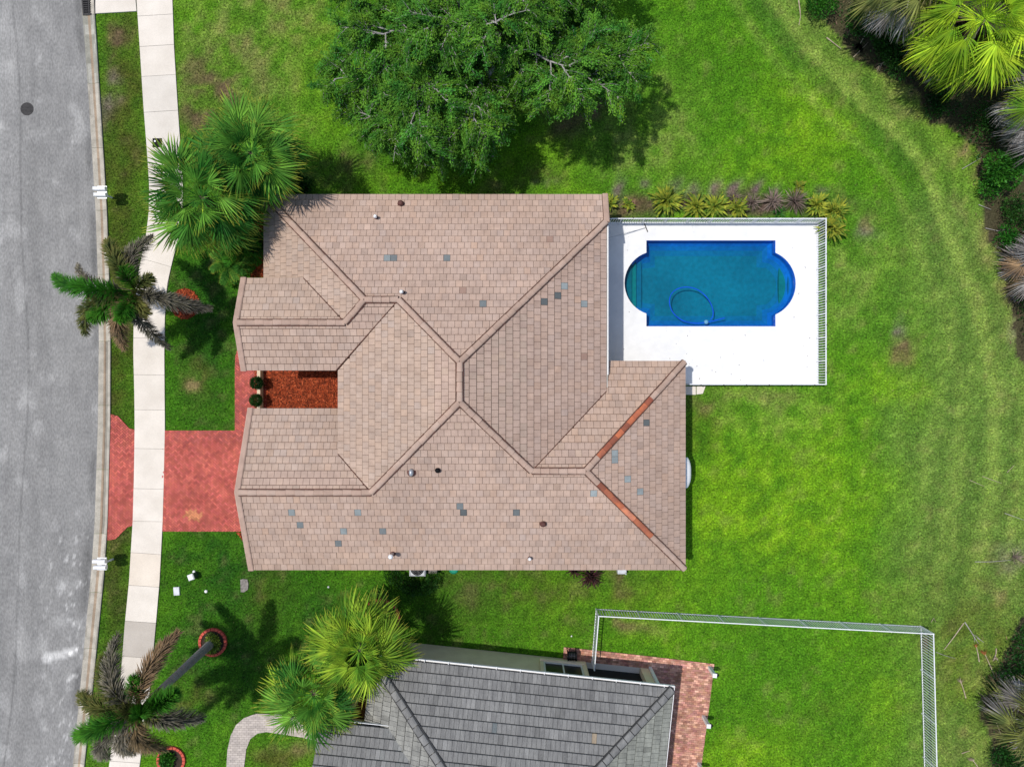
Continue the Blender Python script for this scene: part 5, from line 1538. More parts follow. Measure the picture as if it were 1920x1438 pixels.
# ------------------------------------------------------------------ shade tree behind the house
def shade_tree():
    rng = np.random.default_rng(21); rnd = random.Random(4)
    bx, by = -1.3, 16.0
    root = thing('shade_tree', 'large broad shade tree with pale grey branches behind the house', 'tree', (bx, by, 0))
    C = np.array((-1.35, 16.2)); RXY = np.array((7.3, 6.3))
    g = G(); trunk_top = Vector((bx + .1, by - .1, 2.3))
    g.tube([(bx, by, -.1), (bx, by, .2), (bx + .05, by, 1.2), trunk_top], [.5, .36, .3, .28], 12)
    part('trunk', g, M['bark_grey'], root, tone=False)
    limb = G(); twig_pts = []
    def envelope(p):
        q = (np.array((p.x, p.y)) - C) / RXY
        return float((q ** 2).sum())
    nl = 15
    extra = [(-6.9, 11.8, 3.9), (-5.4, 10.9, 4.2), (-7.9, 13.6, 4.3), (-2.2, 10.6, 4.4), (5.2, 14.2, 4.8), (-4.2, 12.2, 5.6)]
    for i in range(nl + len(extra)):
        az = 2 * math.pi * i / nl + rnd.uniform(-.2, .2)
        far = rnd.uniform(.62, .95) if i % 3 else rnd.uniform(.25, .5)
        top = rnd.uniform(4.3, 6.0) + (1 - far) * 2.2
        e = Vector((C[0] + math.cos(az) * RXY[0] * far, C[1] + math.sin(az) * RXY[1] * far, top))
        if i >= nl: e = Vector(extra[i - nl]); top = e.z
        pts = []
        for k in range(9):
            t = k / 8
            p = trunk_top.lerp(e, t); p.z = trunk_top.z + (top - trunk_top.z) * (1 - (1 - t) ** 1.8)
            p += Vector((rnd.uniform(-.18, .18), rnd.uniform(-.18, .18), rnd.uniform(-.42, -.12))) * (1 if 0 < k else 0)
            pts.append(p)
        limb.tube(pts, [.115 * (1 - .88 * k / 8) for k in range(9)], 7, cap=False)
        ns = 11
        for s in range(ns):
            t = .28 + .72 * (s + rnd.random() * .8) / ns
            kk = min(int(t * 8), 7); p0 = pts[kk].lerp(pts[kk + 1], t * 8 - kk)
            d = (pts[kk + 1] - pts[kk]).normalized()
            side = d.cross(Vector((0, 0, 1))).normalized() * (1 if s % 2 else -1)
            dr = (d * .75 + side * rnd.uniform(.4, 1.1) + Vector((0, 0, rnd.uniform(-.15, .45)))).normalized()
            L = rnd.uniform(1.5, 2.7) * (1.15 - .45 * t)
            q = [p0]
            for k in range(5):
                dr = (dr + Vector((rnd.uniform(-.22, .22), rnd.uniform(-.22, .22), rnd.uniform(-.2, .06) - .05 * k))).normalized()
                q.append(q[-1] + dr * L / 5)
            if envelope(q[-1]) > 1.4: q = q[:4]
            limb.tube(q, [.032 * (1 - .8 * k / 5) for k in range(len(q))], 5, cap=False)
            for w in range(17):
                t2 = rnd.uniform(.15, 1.0); k2 = min(int(t2 * (len(q) - 1)), len(q) - 2)
                a0 = q[k2].lerp(q[k2 + 1], t2 * (len(q) - 1) - k2)
                dd = (q[k2 + 1] - q[k2]).normalized()
                sd = dd.cross(Vector((0, 0, 1))).normalized() * rnd.choice((-1, 1))
                dv = (dd * .7 + sd * rnd.uniform(.3, 1.1) + Vector((0, 0, rnd.uniform(-.35, .4)))).normalized()
                L2 = rnd.uniform(.5, 1.15)
                mid = a0 + dv * L2 * .5; end = a0 + dv * L2 + Vector((0, 0, -.16 * L2))
                if envelope(end) > 1.3: continue
                mid = mid + Vector((0, 0, .06)); limb.tube([a0, mid, end], [.016, .012, .005], 3, cap=False)
                twig_pts.append((a0, mid, end))
    part('branch', limb, M['bark_grey'], root, tone=False)
    A = np.array([[tuple(a), tuple(b), tuple(c)] for a, b, c in twig_pts])
    nt = len(A); per = 104
    t = rng.uniform(.1, 1.0, (nt, per))
    P = np.where((t < .5)[..., None], A[:, None, 0] + (A[:, None, 1] - A[:, None, 0]) * (t * 2)[..., None], A[:, None, 1] + (A[:, None, 2] - A[:, None, 1]) * (t * 2 - 1)[..., None])
    P = P + rng.normal(0, .075, P.shape) + np.array((0, 0, .03))
    D = (A[:, 2] - A[:, 0]); D /= np.linalg.norm(D, axis=1)[:, None]
    D = np.repeat(D[:, None], per, 1).reshape(-1, 3) + np.array((0, 0, -.1))
    V, F = leaf_cloud(P.reshape(-1, 3), D, .112, rng, ratio=.42, jit=.5, up=.4)
    tw = rng.uniform(.62, 1.3, (nt, 1)) * np.ones((nt, per)); yl = rng.normal(0, .12, (nt, 1)) * np.ones((nt, per))
    k = (tw * rng.uniform(.75, 1.25, (nt, per))).ravel(); yl = yl.ravel()
    np_part('crown', V, F, M['leaf_tree'], root, tone=np.stack([k * (1 + yl), k, k * (1 - yl)], 1))
shade_tree()

# ------------------------------------------------------------------ palms
fan_palm('fan_palm', 'green fan palm beside the house corner, farther from the sidewalk', (503, 330), (469, 287), 5.2, 'fan_green', None, n=46, seed=1, rad=1.22, pet=1.0)
fan_palm('fan_palm', 'green fan palm whose fronds hang over the sidewalk', (446, 420), (378, 370), 5.2, 'fan_green', 'fan_yellow', .12, n=50, seed=2, rad=1.28, pet=1.15)
fan_palm('fan_palm', 'yellow tipped fan palm in the red edged bed next to the grey roof', (712, 1160), (674, 1219), 4.3, 'fan_yellow', 'fan_green', .15, n=52, seed=3, rad=1.2, pet=1.0)
fan_palm('fan_palm', 'yellow tipped fan palm at the pale path, nearer the street', (630, 1243), (588, 1302), 4.3, 'fan_green', 'fan_yellow', .45, n=48, seed=4, rad=1.15, pet=1.0)
fan_palm('fan_palm', 'bright lime fan palm with grey dead fronds in the top right corner', None, (1848, 36), 4.6, 'fan_bright', None, n=60, seed=5, rad=1.3, pet=1.5, dead=26, group='wild palms at the wood edge')
fan_palm('fan_palm', 'olive fan palm with dead fronds at the top edge, left of the lime palm', None, (1716, -50), 4.4, 'fan_olive', 'fan_dead', .2, n=42, seed=6, rad=1.1, pet=1.2, dead=9, group='wild palms at the wood edge')
fan_palm('fan_palm', 'half dead grey fan palm cut by the right edge below the lime palm', None, (1990, 190), 3.6, 'fan_yellow', 'fan_dead', .5, n=22, seed=7, rad=1.15, pet=1.2, dead=16, group='wild palms at the wood edge')
fan_palm('fan_palm', 'low withered fan palm at the right edge beside the back lawn', None, (1972, 500), 1.8, 'fan_dead', 'fan_brown', .3, n=26, seed=8, rad=1.0, pet=.9, dead=10, group='wild palms at the wood edge')
fan_palm('fan_palm', 'olive green fan palm in the bottom right corner', None, (1948, 1352), 2.4, 'fan_olive', 'fan_dead', .35, n=36, seed=9, rad=1.0, pet=1.0, dead=12, group='wild palms at the wood edge')

foxtail_palm('feather palm reaching over street and sidewalk in front of the house', (347, 570), (256, 546), 4.5, [
    (104, 517, 4.0, 'frond_green', .46, 520), (147, 495, 2.9, 'frond_grey', .26, 220), (203, 452, 3.7, 'frond_olive', .44, 420), (285, 446, 2.9, 'frond_grey', .44, 420),
    (393, 579, 3.3, 'frond_grey', .40, 460), (317, 652, 2.6, 'frond_grey', .36, 380), (232, 652, 3.2, 'frond_brown', .44, 420), (160, 626, 3.4, 'frond_olive', .46, 460),
    (172, 598, 5.0, 'frond_green', .50, 520), (222, 600, 5.5, 'frond_green', .42, 360), (232, 502, 5.2, 'frond_green', .40, 320), (284, 520, 4.9, 'frond_olive', .36, 240), (275, 590, 4.7, 'frond_olive', .36, 240)], 31)
foxtail_palm('tall feather palm leaning from the planted ring in the bottom left', (398, 1204), (268, 1324), 6.6, [
    (333, 1186, 5.5, 'frond_brown', .44, 460), (219, 1192, 5.4, 'frond_grey', .42, 420), (192, 1230, 5.2, 'frond_olive', .44, 460), (152, 1298, 5.6, 'frond_olive', .44, 460), (147, 1378, 6.0, 'frond_green', .50, 560),
    (206, 1420, 4.8, 'frond_grey', .40, 420), (254, 1410, 5.0, 'frond_grey', .44, 460), (311, 1402, 5.2, 'frond_brown', .46, 460), (378, 1347, 5.3, 'frond_grey', .42, 460), (328, 1300, 7.2, 'frond_green', .46, 480), (250, 1270, 7.3, 'frond_green', .36, 260), (262, 1342, 7.4, 'frond_green', .40, 320), (225, 1330, 7.0, 'frond_olive', .38, 260), (295, 1350, 6.8, 'frond_olive', .36, 240), (240, 1360, 6.7, 'frond_green', .38, 260)], 32)

# ------------------------------------------------------------------ garden plants
pinnate_plant('cycad', 'dark green feathery cycad under the fan palms by the house corner', 'shrub', 455, 462, .5, 22, 1.35, 'frond_green', 41, leaflen=.3, count=90)
pinnate_plant('cycad', 'lighter green feathery cycad next to the front gable roof', 'shrub', 434, 496, .55, 16, 1.15, 'fan_green', 42, leaflen=.32, count=90)
shrub('shrub', 'dark leafy shrub against the house front below the fan palms', 'shrub', 478, 450, .8, 1.1, M['bush_dark'], 1300, .13, 43)
shrub('shrub', 'dark glossy shrub at the north corner of the brown roof', 'shrub', 548, 338, .85, 1.0, M['bush_dark'], 1300, .16, 44, ratio=.35)
shrub('shrub', 'low dark shrub between fan palm trunk and house corner', 'shrub', 575, 352, .5, .6, M['bush_dark'], 500, .13, 46)
shrub('shrub', 'red flowering low shrub at the foot of the house corner', 'shrub', 486, 412, .38, .6, material('red_bract', (.5, .06, .02), (.3, .03, .015), scale=6, attr=True, trans=.2), 320, .10, 45)
for k, (px, py, lab) in enumerate(((481, 718, 'clipped round topiary ball at the courtyard edge, upper of two'), (480, 750.5, 'clipped round topiary ball at the courtyard edge, lower of two'))):
    rng = np.random.default_rng(50 + k); c = W(px, py, .72); root = thing('topiary_ball', lab, 'shrub', (c.x, c.y, 0), 'topiary balls')
    g = G(); g.tube([(c.x, c.y, -.02), (c.x, c.y, .2), (c.x, c.y, .5)], .03, 6); part('stem', g, M['trunk_fibre'], root, tone=False)
    d = rng.normal(0, 1, (2600, 3)); d /= np.linalg.norm(d, axis=1)[:, None]
    V, F = leaf_cloud(np.array(tuple(c)) + d * (rng.uniform(.2, .325, 2600))[:, None], d, .06, rng, .6, 2.0)
    t = rng.uniform(.55, 1.4, 2600); np_part('foliage', V, F, M['bush_ball'], root, tone=np.stack([t, t, t], 1))

hedge = [(1144, 381, .36, .5, 'bush_yellow', 26, 'short yellow green clump touching the brown roof edge'), (1178, 383, .28, .4, 'bush_yellow', 18, 'small yellow clump second from the house in the pool border'),
         (1250, 376, .70, .6, 'bush_yellow', 44, 'biggest bright yellow green clump of the pool border'), (1305, 387, .55, .5, 'bush_yellow', 34, 'yellow green clump right of the biggest one in the pool border'),
         (1342, 386, .55, .5, 'bush_yellow', 36, 'yellow green clump in the middle of the pool border'), (1383, 389, .5, .5, 'bush_yellow', 34, 'yellow clump with a withered top in the pool border'),
         (1375, 371, .38, .5, 'bush_dry', 34, 'withered dark tuft above the yellow clump in the pool border'), (1410, 379, .42, .5, 'bush_dry', 34, 'withered grey clump, leftmost of the three bare ones by the pool'),
         (1450, 377, .52, .55, 'bush_dry', 46, 'withered reddish clump, middle of the three bare ones by the pool'), (1492, 376, .55, .6, 'bush_dry', 46, 'withered grey clump, rightmost of the three bare ones by the pool'),
         (1498, 351, .32, .4, 'bush_yellow', 16, 'small yellow shoot on the lawn above the pool border'), (1533, 384, .52, .55, 'bush_yellow', 36, 'yellow green clump left of the pool fence corner'),
         (1460, 398, .34, .3, 'bush_mid', 22, 'low green tuft against the pool fence in the bare stretch')]
for k, (px, py, r, h, mt, n, lab) in enumerate(hedge):
    strap_clump('border_plant', lab, 'plant', px, py, r * 1.32, h, M[mt], int(n * 2.1), .12 if mt == 'bush_yellow' else .035, 60 + k, 'pool border plants')
for k, (px, py, lab) in enumerate(((1566, 396, 'large variegated shrub outside the pool fence corner, upper half'), (1562, 426, 'large variegated shrub outside the pool fence corner, lower half'))):
    strap_clump('border_plant', lab, 'plant', px, py, .78, .85, M['bush_yellow'], 110, .10, 80 + k, 'pool border plants')

def rough_hedge(name, label, pts, rad, hgt, mat, n, leaf, seed):
    rng = np.random.default_rng(seed)
    cs = [W(a, b, hgt * .5) for a, b in pts]
    m = cs[len(cs) // 2]; root = thing(name, label, 'hedge', (m.x, m.y, 0))
    g = G()
    for c in cs: g.tube([(c.x, c.y, -.03), (c.x, c.y, hgt * .3), (c.x + .05, c.y, hgt * .6)], [.03, .02, .01], 5)
    part('stem', g, M['trunk_fibre'], root, tone=False)
    C = np.array([tuple(c) for c in cs]); k = rng.integers(0, len(cs), n)
    d = rng.normal(0, 1, (n, 3)); d /= np.linalg.norm(d, axis=1)[:, None]
    P = C[k] + d * (rad * rng.uniform(.5, 1, n) ** .4)[:, None] * np.array((1, 1, hgt / 2 / rad))
    V, F = leaf_cloud(P, d, leaf, rng, .5, .6); t = rng.uniform(.55, 1.45, n)
    np_part('foliage', V, F, mat, root, tone=np.stack([t * rng.uniform(.9, 1.2, n), t, t], 1))
rough_hedge('hedge', 'dark green hedge curving round the air conditioner', [(733, 1074), (742, 1084), (755, 1092), (766, 1099), (780, 1103), (795, 1103), (808, 1095), (812, 1084)], .34, .9, M['bush_dark'], 3400, .09, 91)
strap_clump('border_plant', 'dark purple leaved plant under the brown eave next to the lawn', 'plant', 1108, 1081, .72, .7, M['bush_red'], 90, .06, 92)
strap_clump('border_plant', 'small dark purple plant left of the bigger purple one at the eave', 'plant', 1076, 1070, .42, .5, M['bush_red'], 40, .05, 93)

# planted rings on the front lawn
def ring_bed(label, px, py, r, mat, plants=True, seed=0, h=.12, nb_=22, arc=1.0, mulch=True):
    c = W(px, py); root = thing('planting_ring', label, 'planter', (c.x, c.y, 0))
    for k in range(nb_):
        a0 = 2 * math.pi * k / nb_ + .02; a1 = 2 * math.pi * (k + 1) / nb_ - .02
        g = G(); g.prism([(c.x + rr * math.cos(a), c.y + rr * math.sin(a)) for rr, a in ((r - .13, a0), (r, a0), (r, a1), (r - .13, a1))], -.03, h + random.uniform(-.008, .008)); part('edging_block', g, mat, root, tone=False)
    g = G(); g.lathe((c.x, c.y, 0), [(r - .14, -.02), (r - .14, h - .05)], 20, (.5, .5, .5)); part('soil', g, M['litter'], root)
    return c
c = ring_bed('red edged round bed holding the tall leaning feather palm', 400, 1203, .72, M['ring_red'])
shrub('shrub', 'lime and dark leafed plants filling the ring under the leaning palm', 'plant', 396, 1206, .55, .38, M['bush_lime'], 900, .12, 101)
c = ring_bed('red edged round bed cut by the bottom edge of the lawn', 322, 1424, .72, M['ring_red'])
shrub('shrub', 'green plants filling the ring at the bottom edge', 'plant', 316, 1426, .58, .4, M['bush_mid'], 800, .12, 102)
c = ring_bed('dark red edged round bed at the foot of the yellow tipped fan palm', 712, 1160, 1.05, M['ring_red'], nb_=30)
p = W(347, 570); bark('palm_mulch', [(p.x + .72 * math.cos(a * .3) * (1 + .06 * math.sin(a * 2.1)), p.y + .78 * math.sin(a * .3)) for a in range(21)], .03, 420, 'ring of orange red mulch at the foot of the feather palm', 5)
bark('corner_mulch', WP([(443, 998), (470, 998), (470, 1020), (455, 1012)]), .03, 60, 'scrap of red mulch below the driveway corner', 6)
bark('house_mulch', WP([(470, 395), (520, 385), (530, 520), (470, 520)]), .03, 500, 'red mulch bed along the shaded house front', 7)

# ------------------------------------------------------------------ wood edge on the right
wood_sh = [(1540, 8, .95, 1.3, 'bush_mid', 1700, .12, 'glossy green shrub at the top edge where lawn meets wood'), (1640, 40, 1.6, 1.6, 'bush_dark', 3200, .15, 'dark green shrub in the wood between two fan palms at the top'),
           (1690, 110, 1.3, 1.2, 'bush_dark', 2200, .13, 'low dark green thicket left of the lime palm'), (1882, 318, 1.2, 2.0, 'bush_mid', 2300, .16, 'tall leafy green shrub at the right edge below the palms'),
           (1855, 345, .9, .9, 'bush_mid', 1100, .12, 'low green shrub in front of the tall one at the right edge'), (1905, 395, .9, 1.0, 'bush_dark', 1000, .12, 'dark green undergrowth below the tall shrub at the right edge'),
           (1660, 85, .7, .8, 'bush_dark', 700, .13, 'small dark shrub near the dead fronds at the top'), (1905, 1270, 1.6, 1.5, 'bush_dark', 2600, .12, 'dark shady thicket at the bottom right above the olive palm'),
           (1885, 1425, 1.1, 1.2, 'bush_dark', 1500, .12, 'dark shrub at the bottom edge left of the olive palm'), (1950, 250, 1.2, 1.6, 'bush_dark', 1200, .14, 'dark shrub behind the grey palm at the right edge'),
           (1945, 420, 1.0, 1.2, 'bush_dark', 900, .13, 'dark shrub beside the withered palm at the right edge'), (1960, 620, 1.2, 1.4, 'bush_dark', 900, .13, 'dark shrub at the right edge below the withered palm')]
wood_sh += [(1890, 445, .8, .8, 'bush_mid', 900, .12, 'low green shrub between leafy shrub and withered palm at the right edge'), (1905, 520, .7, .6, 'bush_dark', 700, .11, 'flat dark shrub below the withered palm fronds at the right edge'), (1760, 190, 1.1, .7, 'bush_dark', 1200, .12, 'low dark undergrowth directly below the lime palm'), (1850, 225, 1.2, .8, 'bush_dark', 1300, .12, 'low dark undergrowth between lime palm and tall leafy shrub'),
            (1900, 150, 1.5, 1.6, 'bush_dark', 1800, .14, 'dark shrub hidden under the right half of the lime palm'), (1770, 60, 1.5, 1.4, 'bush_dark', 1800, .14, 'dark shrub under the left half of the lime palm'), (1930, 1200, 1.2, 1.2, 'bush_dark', 1000, .12, 'dark shrub at the right edge above the shady thicket'), (1935, 560, .8, .9, 'bush_dark', 700, .12, 'small dark shrub among the dry brush at the right edge')]
for k, (px, py, r, h, mt, n, lf, lab) in enumerate(wood_sh):
    shrub('shrub', lab, 'shrub', px, py, r, h, M[mt], n, lf, 120 + k, 'shrubs at the wood edge', lumps=9)
brush = [(1612, 20, .6, .7, 'bush_dry', 46, 'grey brushwood heap beside the glossy shrub at the top'), (1590, 60, .35, .4, 'bush_dry', 24, 'small dry tuft below the grey brushwood heap'), (1880, 1280, .8, .5, 'bush_dry', 60, 'brown withered brush in the bottom right shade'),
         (1905, 1045, .5, .4, 'bush_dry', 40, 'grey dry heap at the right edge above the twigs'), (1905, 480, .6, .6, 'bush_dry', 46, 'dry brush beside the withered palm at the right edge'), (1912, 560, .5, .5, 'bush_dry', 36, 'dry brush at the right edge, lower one'), (1845, 1310, .45, .35, 'bush_dry', 30, 'dry grey tuft at the wood edge in the bottom right')]
for k, (px, py, r, h, mt, n, lab) in enumerate(brush):
    strap_clump('dry_brush', lab, 'brushwood', px, py, r, h, M[mt], n, .02, 140 + k, 'dry brush at the wood edge')

# undergrowth that nobody could count
rng = np.random.default_rng(78); n = 60000
X = rng.uniform(13.5, 34, n); Y = rng.uniform(-24, 24, n)
m = inside(WOOD, 960 + X * 36.994 - 4 + rng.normal(0, 8, n), 719 - Y * 36.994) & (fbm(X * .9, Y * .9, 91) + rng.normal(0, .05, n) > .44)
X, Y = X[m], Y[m]; n = len(X)
d = rng.normal(0, 1, (n, 3)); d[:, 2] = np.abs(d[:, 2]) * .6; d /= np.linalg.norm(d, axis=1)[:, None]
V, F = leaf_cloud(np.stack([X, Y, rng.uniform(.03, .55, n) * (.4 + fbm(X * .7, Y * .7, 95))], 1), d, .16, rng, .4, .3, up=.5)
k = rng.uniform(.5, 1.5, n); o = link('undergrowth', make_mesh('undergrowth', V, F, M['bush_dark'], tone=np.stack([k * rng.uniform(.9, 1.3, n), k, k], 1)))
tag(o, 'dark low undergrowth covering the wood floor', kind='stuff')

# litter on the wood floor
rng = np.random.default_rng(77)
n = 9000
X = rng.uniform(12, 34, n); Y = rng.uniform(-24, 24, n)
PXl = 960 + X * 36.994; PYl = 719 - Y * 36.994
m = inside(WOOD, PXl + rng.normal(0, 14, n), PYl + rng.normal(0, 14, n)); X, Y = X[m], Y[m]; n = len(X)
a = rng.uniform(0, 6.28, n); D = np.stack([np.cos(a), np.sin(a), rng.uniform(-.1, .4, n)], 1)
V, F = leaf_cloud(np.stack([X, Y, rng.uniform(.01, .06, n)], 1), D, .22, rng, .12, .2, up=.3)
k = rng.uniform(.5, 3.2, n); o = link('leaf_litter', make_mesh('leaf_litter', V, F, M['litter'], tone=np.stack([k, k * rng.uniform(.85, 1.02, n), k * rng.uniform(.75, 1.05, n)], 1)))
tag(o, 'dry leaves and bark scraps on the wood floor', kind='stuff')

# fallen twigs and dead fronds on the back lawn
def stick(label, pts, r, mat, seed=0, fork=False, name='twig', grp='fallen twigs on the back lawn'):
    g = G(); P = [W(a, b, .05 + .02 * (i % 2)) for i, (a, b) in enumerate(pts)]
    g.tube(P, [r * (1 - .55 * i / (len(P) - 1)) for i in range(len(P))], 5)
    if fork:
        d = (P[-1] - P[0]); s = Vector((-d.y, d.x, 0)).normalized(); q = P[0].lerp(P[-1], .55)
        g.tube([q, q + d * .22 + s * d.length * .12, q + d * .38 + s * d.length * .16], [r * .5, r * .4, r * .2], 4)
        q = P[0].lerp(P[-1], .7); g.tube([q, q + d * .18 - s * d.length * .09], [r * .4, r * .2], 4)
    o = solo(name, g, mat, label, name.replace('_', ' '), tuple(P[0]), grp)
stick('long pale twig running down left from the bend on the back lawn', [(1807, 1168), (1790, 1192), (1770, 1218)], .028, M['twig'])
stick('long pale forked twig running down right from the bend on the back lawn', [(1809, 1166), (1822, 1186), (1834, 1206)], .028, M['twig_grey'], fork=True)
stick('dark branchlet beside the orange frond on the back lawn', [(1832, 1195), (1845, 1204)], .02, M['twig_grey'])
stick('curved grey stalk lying right of the fence corner', [(1755, 1222), (1770, 1228), (1791, 1234)], .014, M['twig_grey'])
stick('pale straight stick at the top lawn edge near the wood', [(1550, 71), (1577, 92)], .03, M['twig'])
stick('long curved pale stalk beside the glossy shrub at the top', [(1497, -2), (1500, 20), (1501, 32), (1498, 48)], .03, M['twig'])
stick('grey stick by the low green shrub at the right edge', [(1804, 317), (1825, 305), (1840, 296)], .02, M['twig_grey'])
stick('pale twig on the lawn above the grey heap, right edge', [(1828, 1053), (1858, 1053), (1895, 1050)], .018, M['twig_grey'])
stick('pale split stick on the olive lawn near the right edge', [(1842, 893), (1878, 906)], .016, M['twig'])
stick('thin stick on the olive lawn left of the split one', [(1818, 900), (1846, 912)], .014, M['twig'])
stick('short pale stick on the olive lawn, right edge', [(1888, 886), (1902, 872)], .015, M['twig'])
stick('thin pale stalk pointing to the right edge on the olive lawn', [(1884, 962), (1920, 975)], .018, M['twig_grey'])
stick('bent grey stick in front of the dry brush at the right edge', [(1835, 384), (1858, 393)], .018, M['twig_grey'])
stick('dark bent branch reaching out of the withered palm', [(1848, 428), (1870, 433), (1895, 430)], .02, M['twig_grey'])
stick('thin stick lying at the bottom right shade', [(1863, 1340), (1877, 1378)], .02, M['twig'])
stick('pale short stick above the bottom right thicket', [(1876, 1261), (1902, 1258)], .022, M['twig'])
stick('short crooked pale stick low on the back lawn', [(1803, 1412), (1818, 1407)], .026, M['twig'])
stick('tiny pale forked twig above the fence corner', [(1746, 1166), (1751, 1158), (1755, 1167)], .014, M['twig'])
stick('brown long stick in the shade of the top palms', [(1600, 108), (1628, 80)], .022, M['twig'])
def fallen(label, px0, py0, px1, py1, mat, n, ll, name='fallen_frond'):
    rnd = random.Random(int(px0)); a, b = W(px0, py0, .05), W(px1, py1, .05)
    root = thing(name, label, 'dead frond', tuple(a)[:2] + (0,), 'fallen fronds on the back lawn')
    g = G(); g.tube([a, a.lerp(b, .5) + Vector((0, 0, .03)), b], [.03, .024, .016], 5); part('stalk', g, M['twig'], root, tone=False)
    g = G(); d = (b - a).normalized(); s = Vector((-d.y, d.x, 0))
    for k in range(n):
        q = b - d * rnd.uniform(0, .12); e = q + (d * rnd.uniform(.5, 1) + s * rnd.uniform(-.7, .7)) * ll; e.z = rnd.uniform(.04, .14)
        w = s * .022
        g.add([tuple(q - w), tuple(q + w), tuple(q.lerp(e, .6) + w * .8 + Vector((0, 0, .04))), tuple(e)], [(0, 1, 2, 3)])
    part('blade', g, mat, root, tone=False)
fallen('orange dry frond with long pale stalk at the wood edge, bottom right', 1867, 1273, 1846, 1224, M['spathe'], 26, .38)
fallen('small orange frond scrap beside the forked twig', 1836, 1240, 1830, 1210, M['spathe'], 14, .25)
fallen('tan dry frond nearest the white fence', 1811, 1308, 1801, 1276, M['twig'], 18, .32)
fallen('tan frond at the bottom edge of the back lawn', 1835, 1440, 1824, 1424, M['twig'], 18, .35)
fallen('grey broad dead frond in front of the wood at the top', 1622, 66, 1612, 84, M['fan_dead'], 30, .5)
fallen('brown dead frond in the shade below the olive palm', 1668, 112, 1650, 122, M['twig'], 20, .4)
fallen('tan dead frond right of the orange one in the shade', 1868, 1215, 1866, 1232, M['twig'], 12, .25)

# ------------------------------------------------------------------ small fixtures
def mailbox(label, boxes, post):
    c = W(*post, 0); root = thing('mailbox', label, 'mailbox', (c.x, c.y, 0), 'twin mailboxes at the kerb')
    cs = []
    for (px, py, L) in boxes:
        p = W(px, py, 1.12); cs.append(p)
        g = G(); n = 8; w, h = .095, .12
        prof = [(-w, 0), (w, 0)] + [(w * math.cos(a), h + w * math.sin(a)) for a in [math.pi * k / n for k in range(n + 1)]]
        vs = [(p.x - L / 2, p.y + a, 1.02 + b) for a, b in prof] + [(p.x + L / 2, p.y + a, 1.02 + b) for a, b in prof]
        m = len(prof); g.add(vs, [tuple(range(m - 1, -1, -1)), tuple(range(m, 2 * m))] + [(k, (k + 1) % m, (k + 1) % m + m, k + m) for k in range(m)])
        b = part('box', g, M['white'], root, tone=False)
        g = G(); g.box((p.x - L / 2 - .012, p.y, 1.12), (.02, .17, .18)); part('box_door', g, M['white'], b, tone=False)
        g = G(); g.box((p.x + .02, p.y + .11, 1.18), (.16, .012, .03)); part('flag', g, M['metal_grey'], b, tone=False)
    mid = (cs[0] + cs[1]) / 2
    g = G(); g.box((mid.x + .02, mid.y, 1.0), (.46, .62, .035)); part('shelf', g, M['metal_grey'], root, tone=False)
    g = G(); g.tube([(c.x, c.y, -.05), (c.x - .02, c.y, .55), (mid.x + .22, mid.y, .985)], [.05, .048, .045], 8); part('post', g, M['white'], root, tone=False)
mailbox('pair of white mailboxes at the kerb above the feather palm', ((187.5, 354, .58), (189, 365.5, .56)), (210, 371))
mailbox('pair of white mailboxes at the kerb below the driveway apron', ((187, 1052, .60), (188.5, 1063.5, .58)), (212, 1048))

g = G(); c = W(51, 205); g.lathe((c.x, c.y, 0), [(.33, .0), (.33, .016), (.31, .018), (.30, .012), (.02, .013)], 28)
for k in range(9):
    for s in (-1, 1):
        x = -.24 + k * .06; g.box((c.x + x, c.y + s * .09, .015), (.035, .13, .008))
solo('manhole_cover', g, M['metal_dark'], 'round dark iron manhole cover in the street', 'manhole', (c.x, c.y, 0))
c = W(165.5, 10); root = thing('storm_drain', 'black iron storm drain grate at the top left kerb', 'drain', (c.x, c.y, 0))
g = G(); g.prism(WP([(153, -24), (177, -24), (179, 29), (157, 30)]), -.01, .035); part('drain_pit', g, M['black'], root, tone=False)
for k in range(13):
    y0 = -22 + k * 4
    for x0, x1 in ((154.5, 164.5), (167, 177)):
        sft = (y0 + 24) / 54 * 3.0
        g = G(); g.prism(WP([(x0 + sft, y0), (x1 + sft * .7, y0), (x1 + sft * .7, y0 + 1.5), (x0 + sft, y0 + 1.5)]), .036, .06); part('grate_bar', g, M['metal_dark'], root, tone=False)
g = G()
g.prism(WP([(152, -26), (155, -26), (159, 30), (156.5, 30)]), -.01, .066); g.prism(WP([(176, -26), (179, -26), (180.5, 29), (178, 29)]), -.01, .066); g.prism(WP([(156.6, 28), (178, 27), (178, 29.5), (156.6, 30.5)]), -.01, .065); g.prism(WP([(164.8, -26), (166.8, -26), (169.5, 28), (167.5, 28)]), .03, .067)
part('grate_frame', g, M['metal_dark'], root, tone=False)
c = W(296, 269); root = thing('meter_box', 'black square water meter lid set in the sidewalk', 'meter box', (c.x, c.y, .05))
g = G(); g.bevel_box((c.x, c.y, .05), (.48, .46, .04), .01); part('lid', g, M['black'], root, tone=False)
g = G(); g.lathe((c.x - .11, c.y + .08, .07), [(.05, 0), (.05, .012), (.03, .016)], 12); part('reader_cap', g, M['white'], root, tone=False)
c = W(366, 1077); root = thing('utility_pedestal', 'green utility pedestal with white cap on the front lawn', 'utility box', (c.x, c.y, 0))
g = G(); g.bevel_box((c.x, c.y, .20), (.27, .27, .44), .03, .35); part('body', g, M['green_box'], root, tone=False)
g = G(); g.bevel_box((c.x, c.y, .47), (.30, .30, .10), .04, .35); part('cap', g, M['white'], root, tone=False)
g = G(); c = W(364.5, 1071); g.lathe((c.x, c.y, -.03), [(.07, 0), (.07, .10), (.05, .12)], 12); solo('cleanout_cap', g, M['white'], 'small white pipe cap touching the green utility pedestal', 'pipe cap', (c.x, c.y, 0))
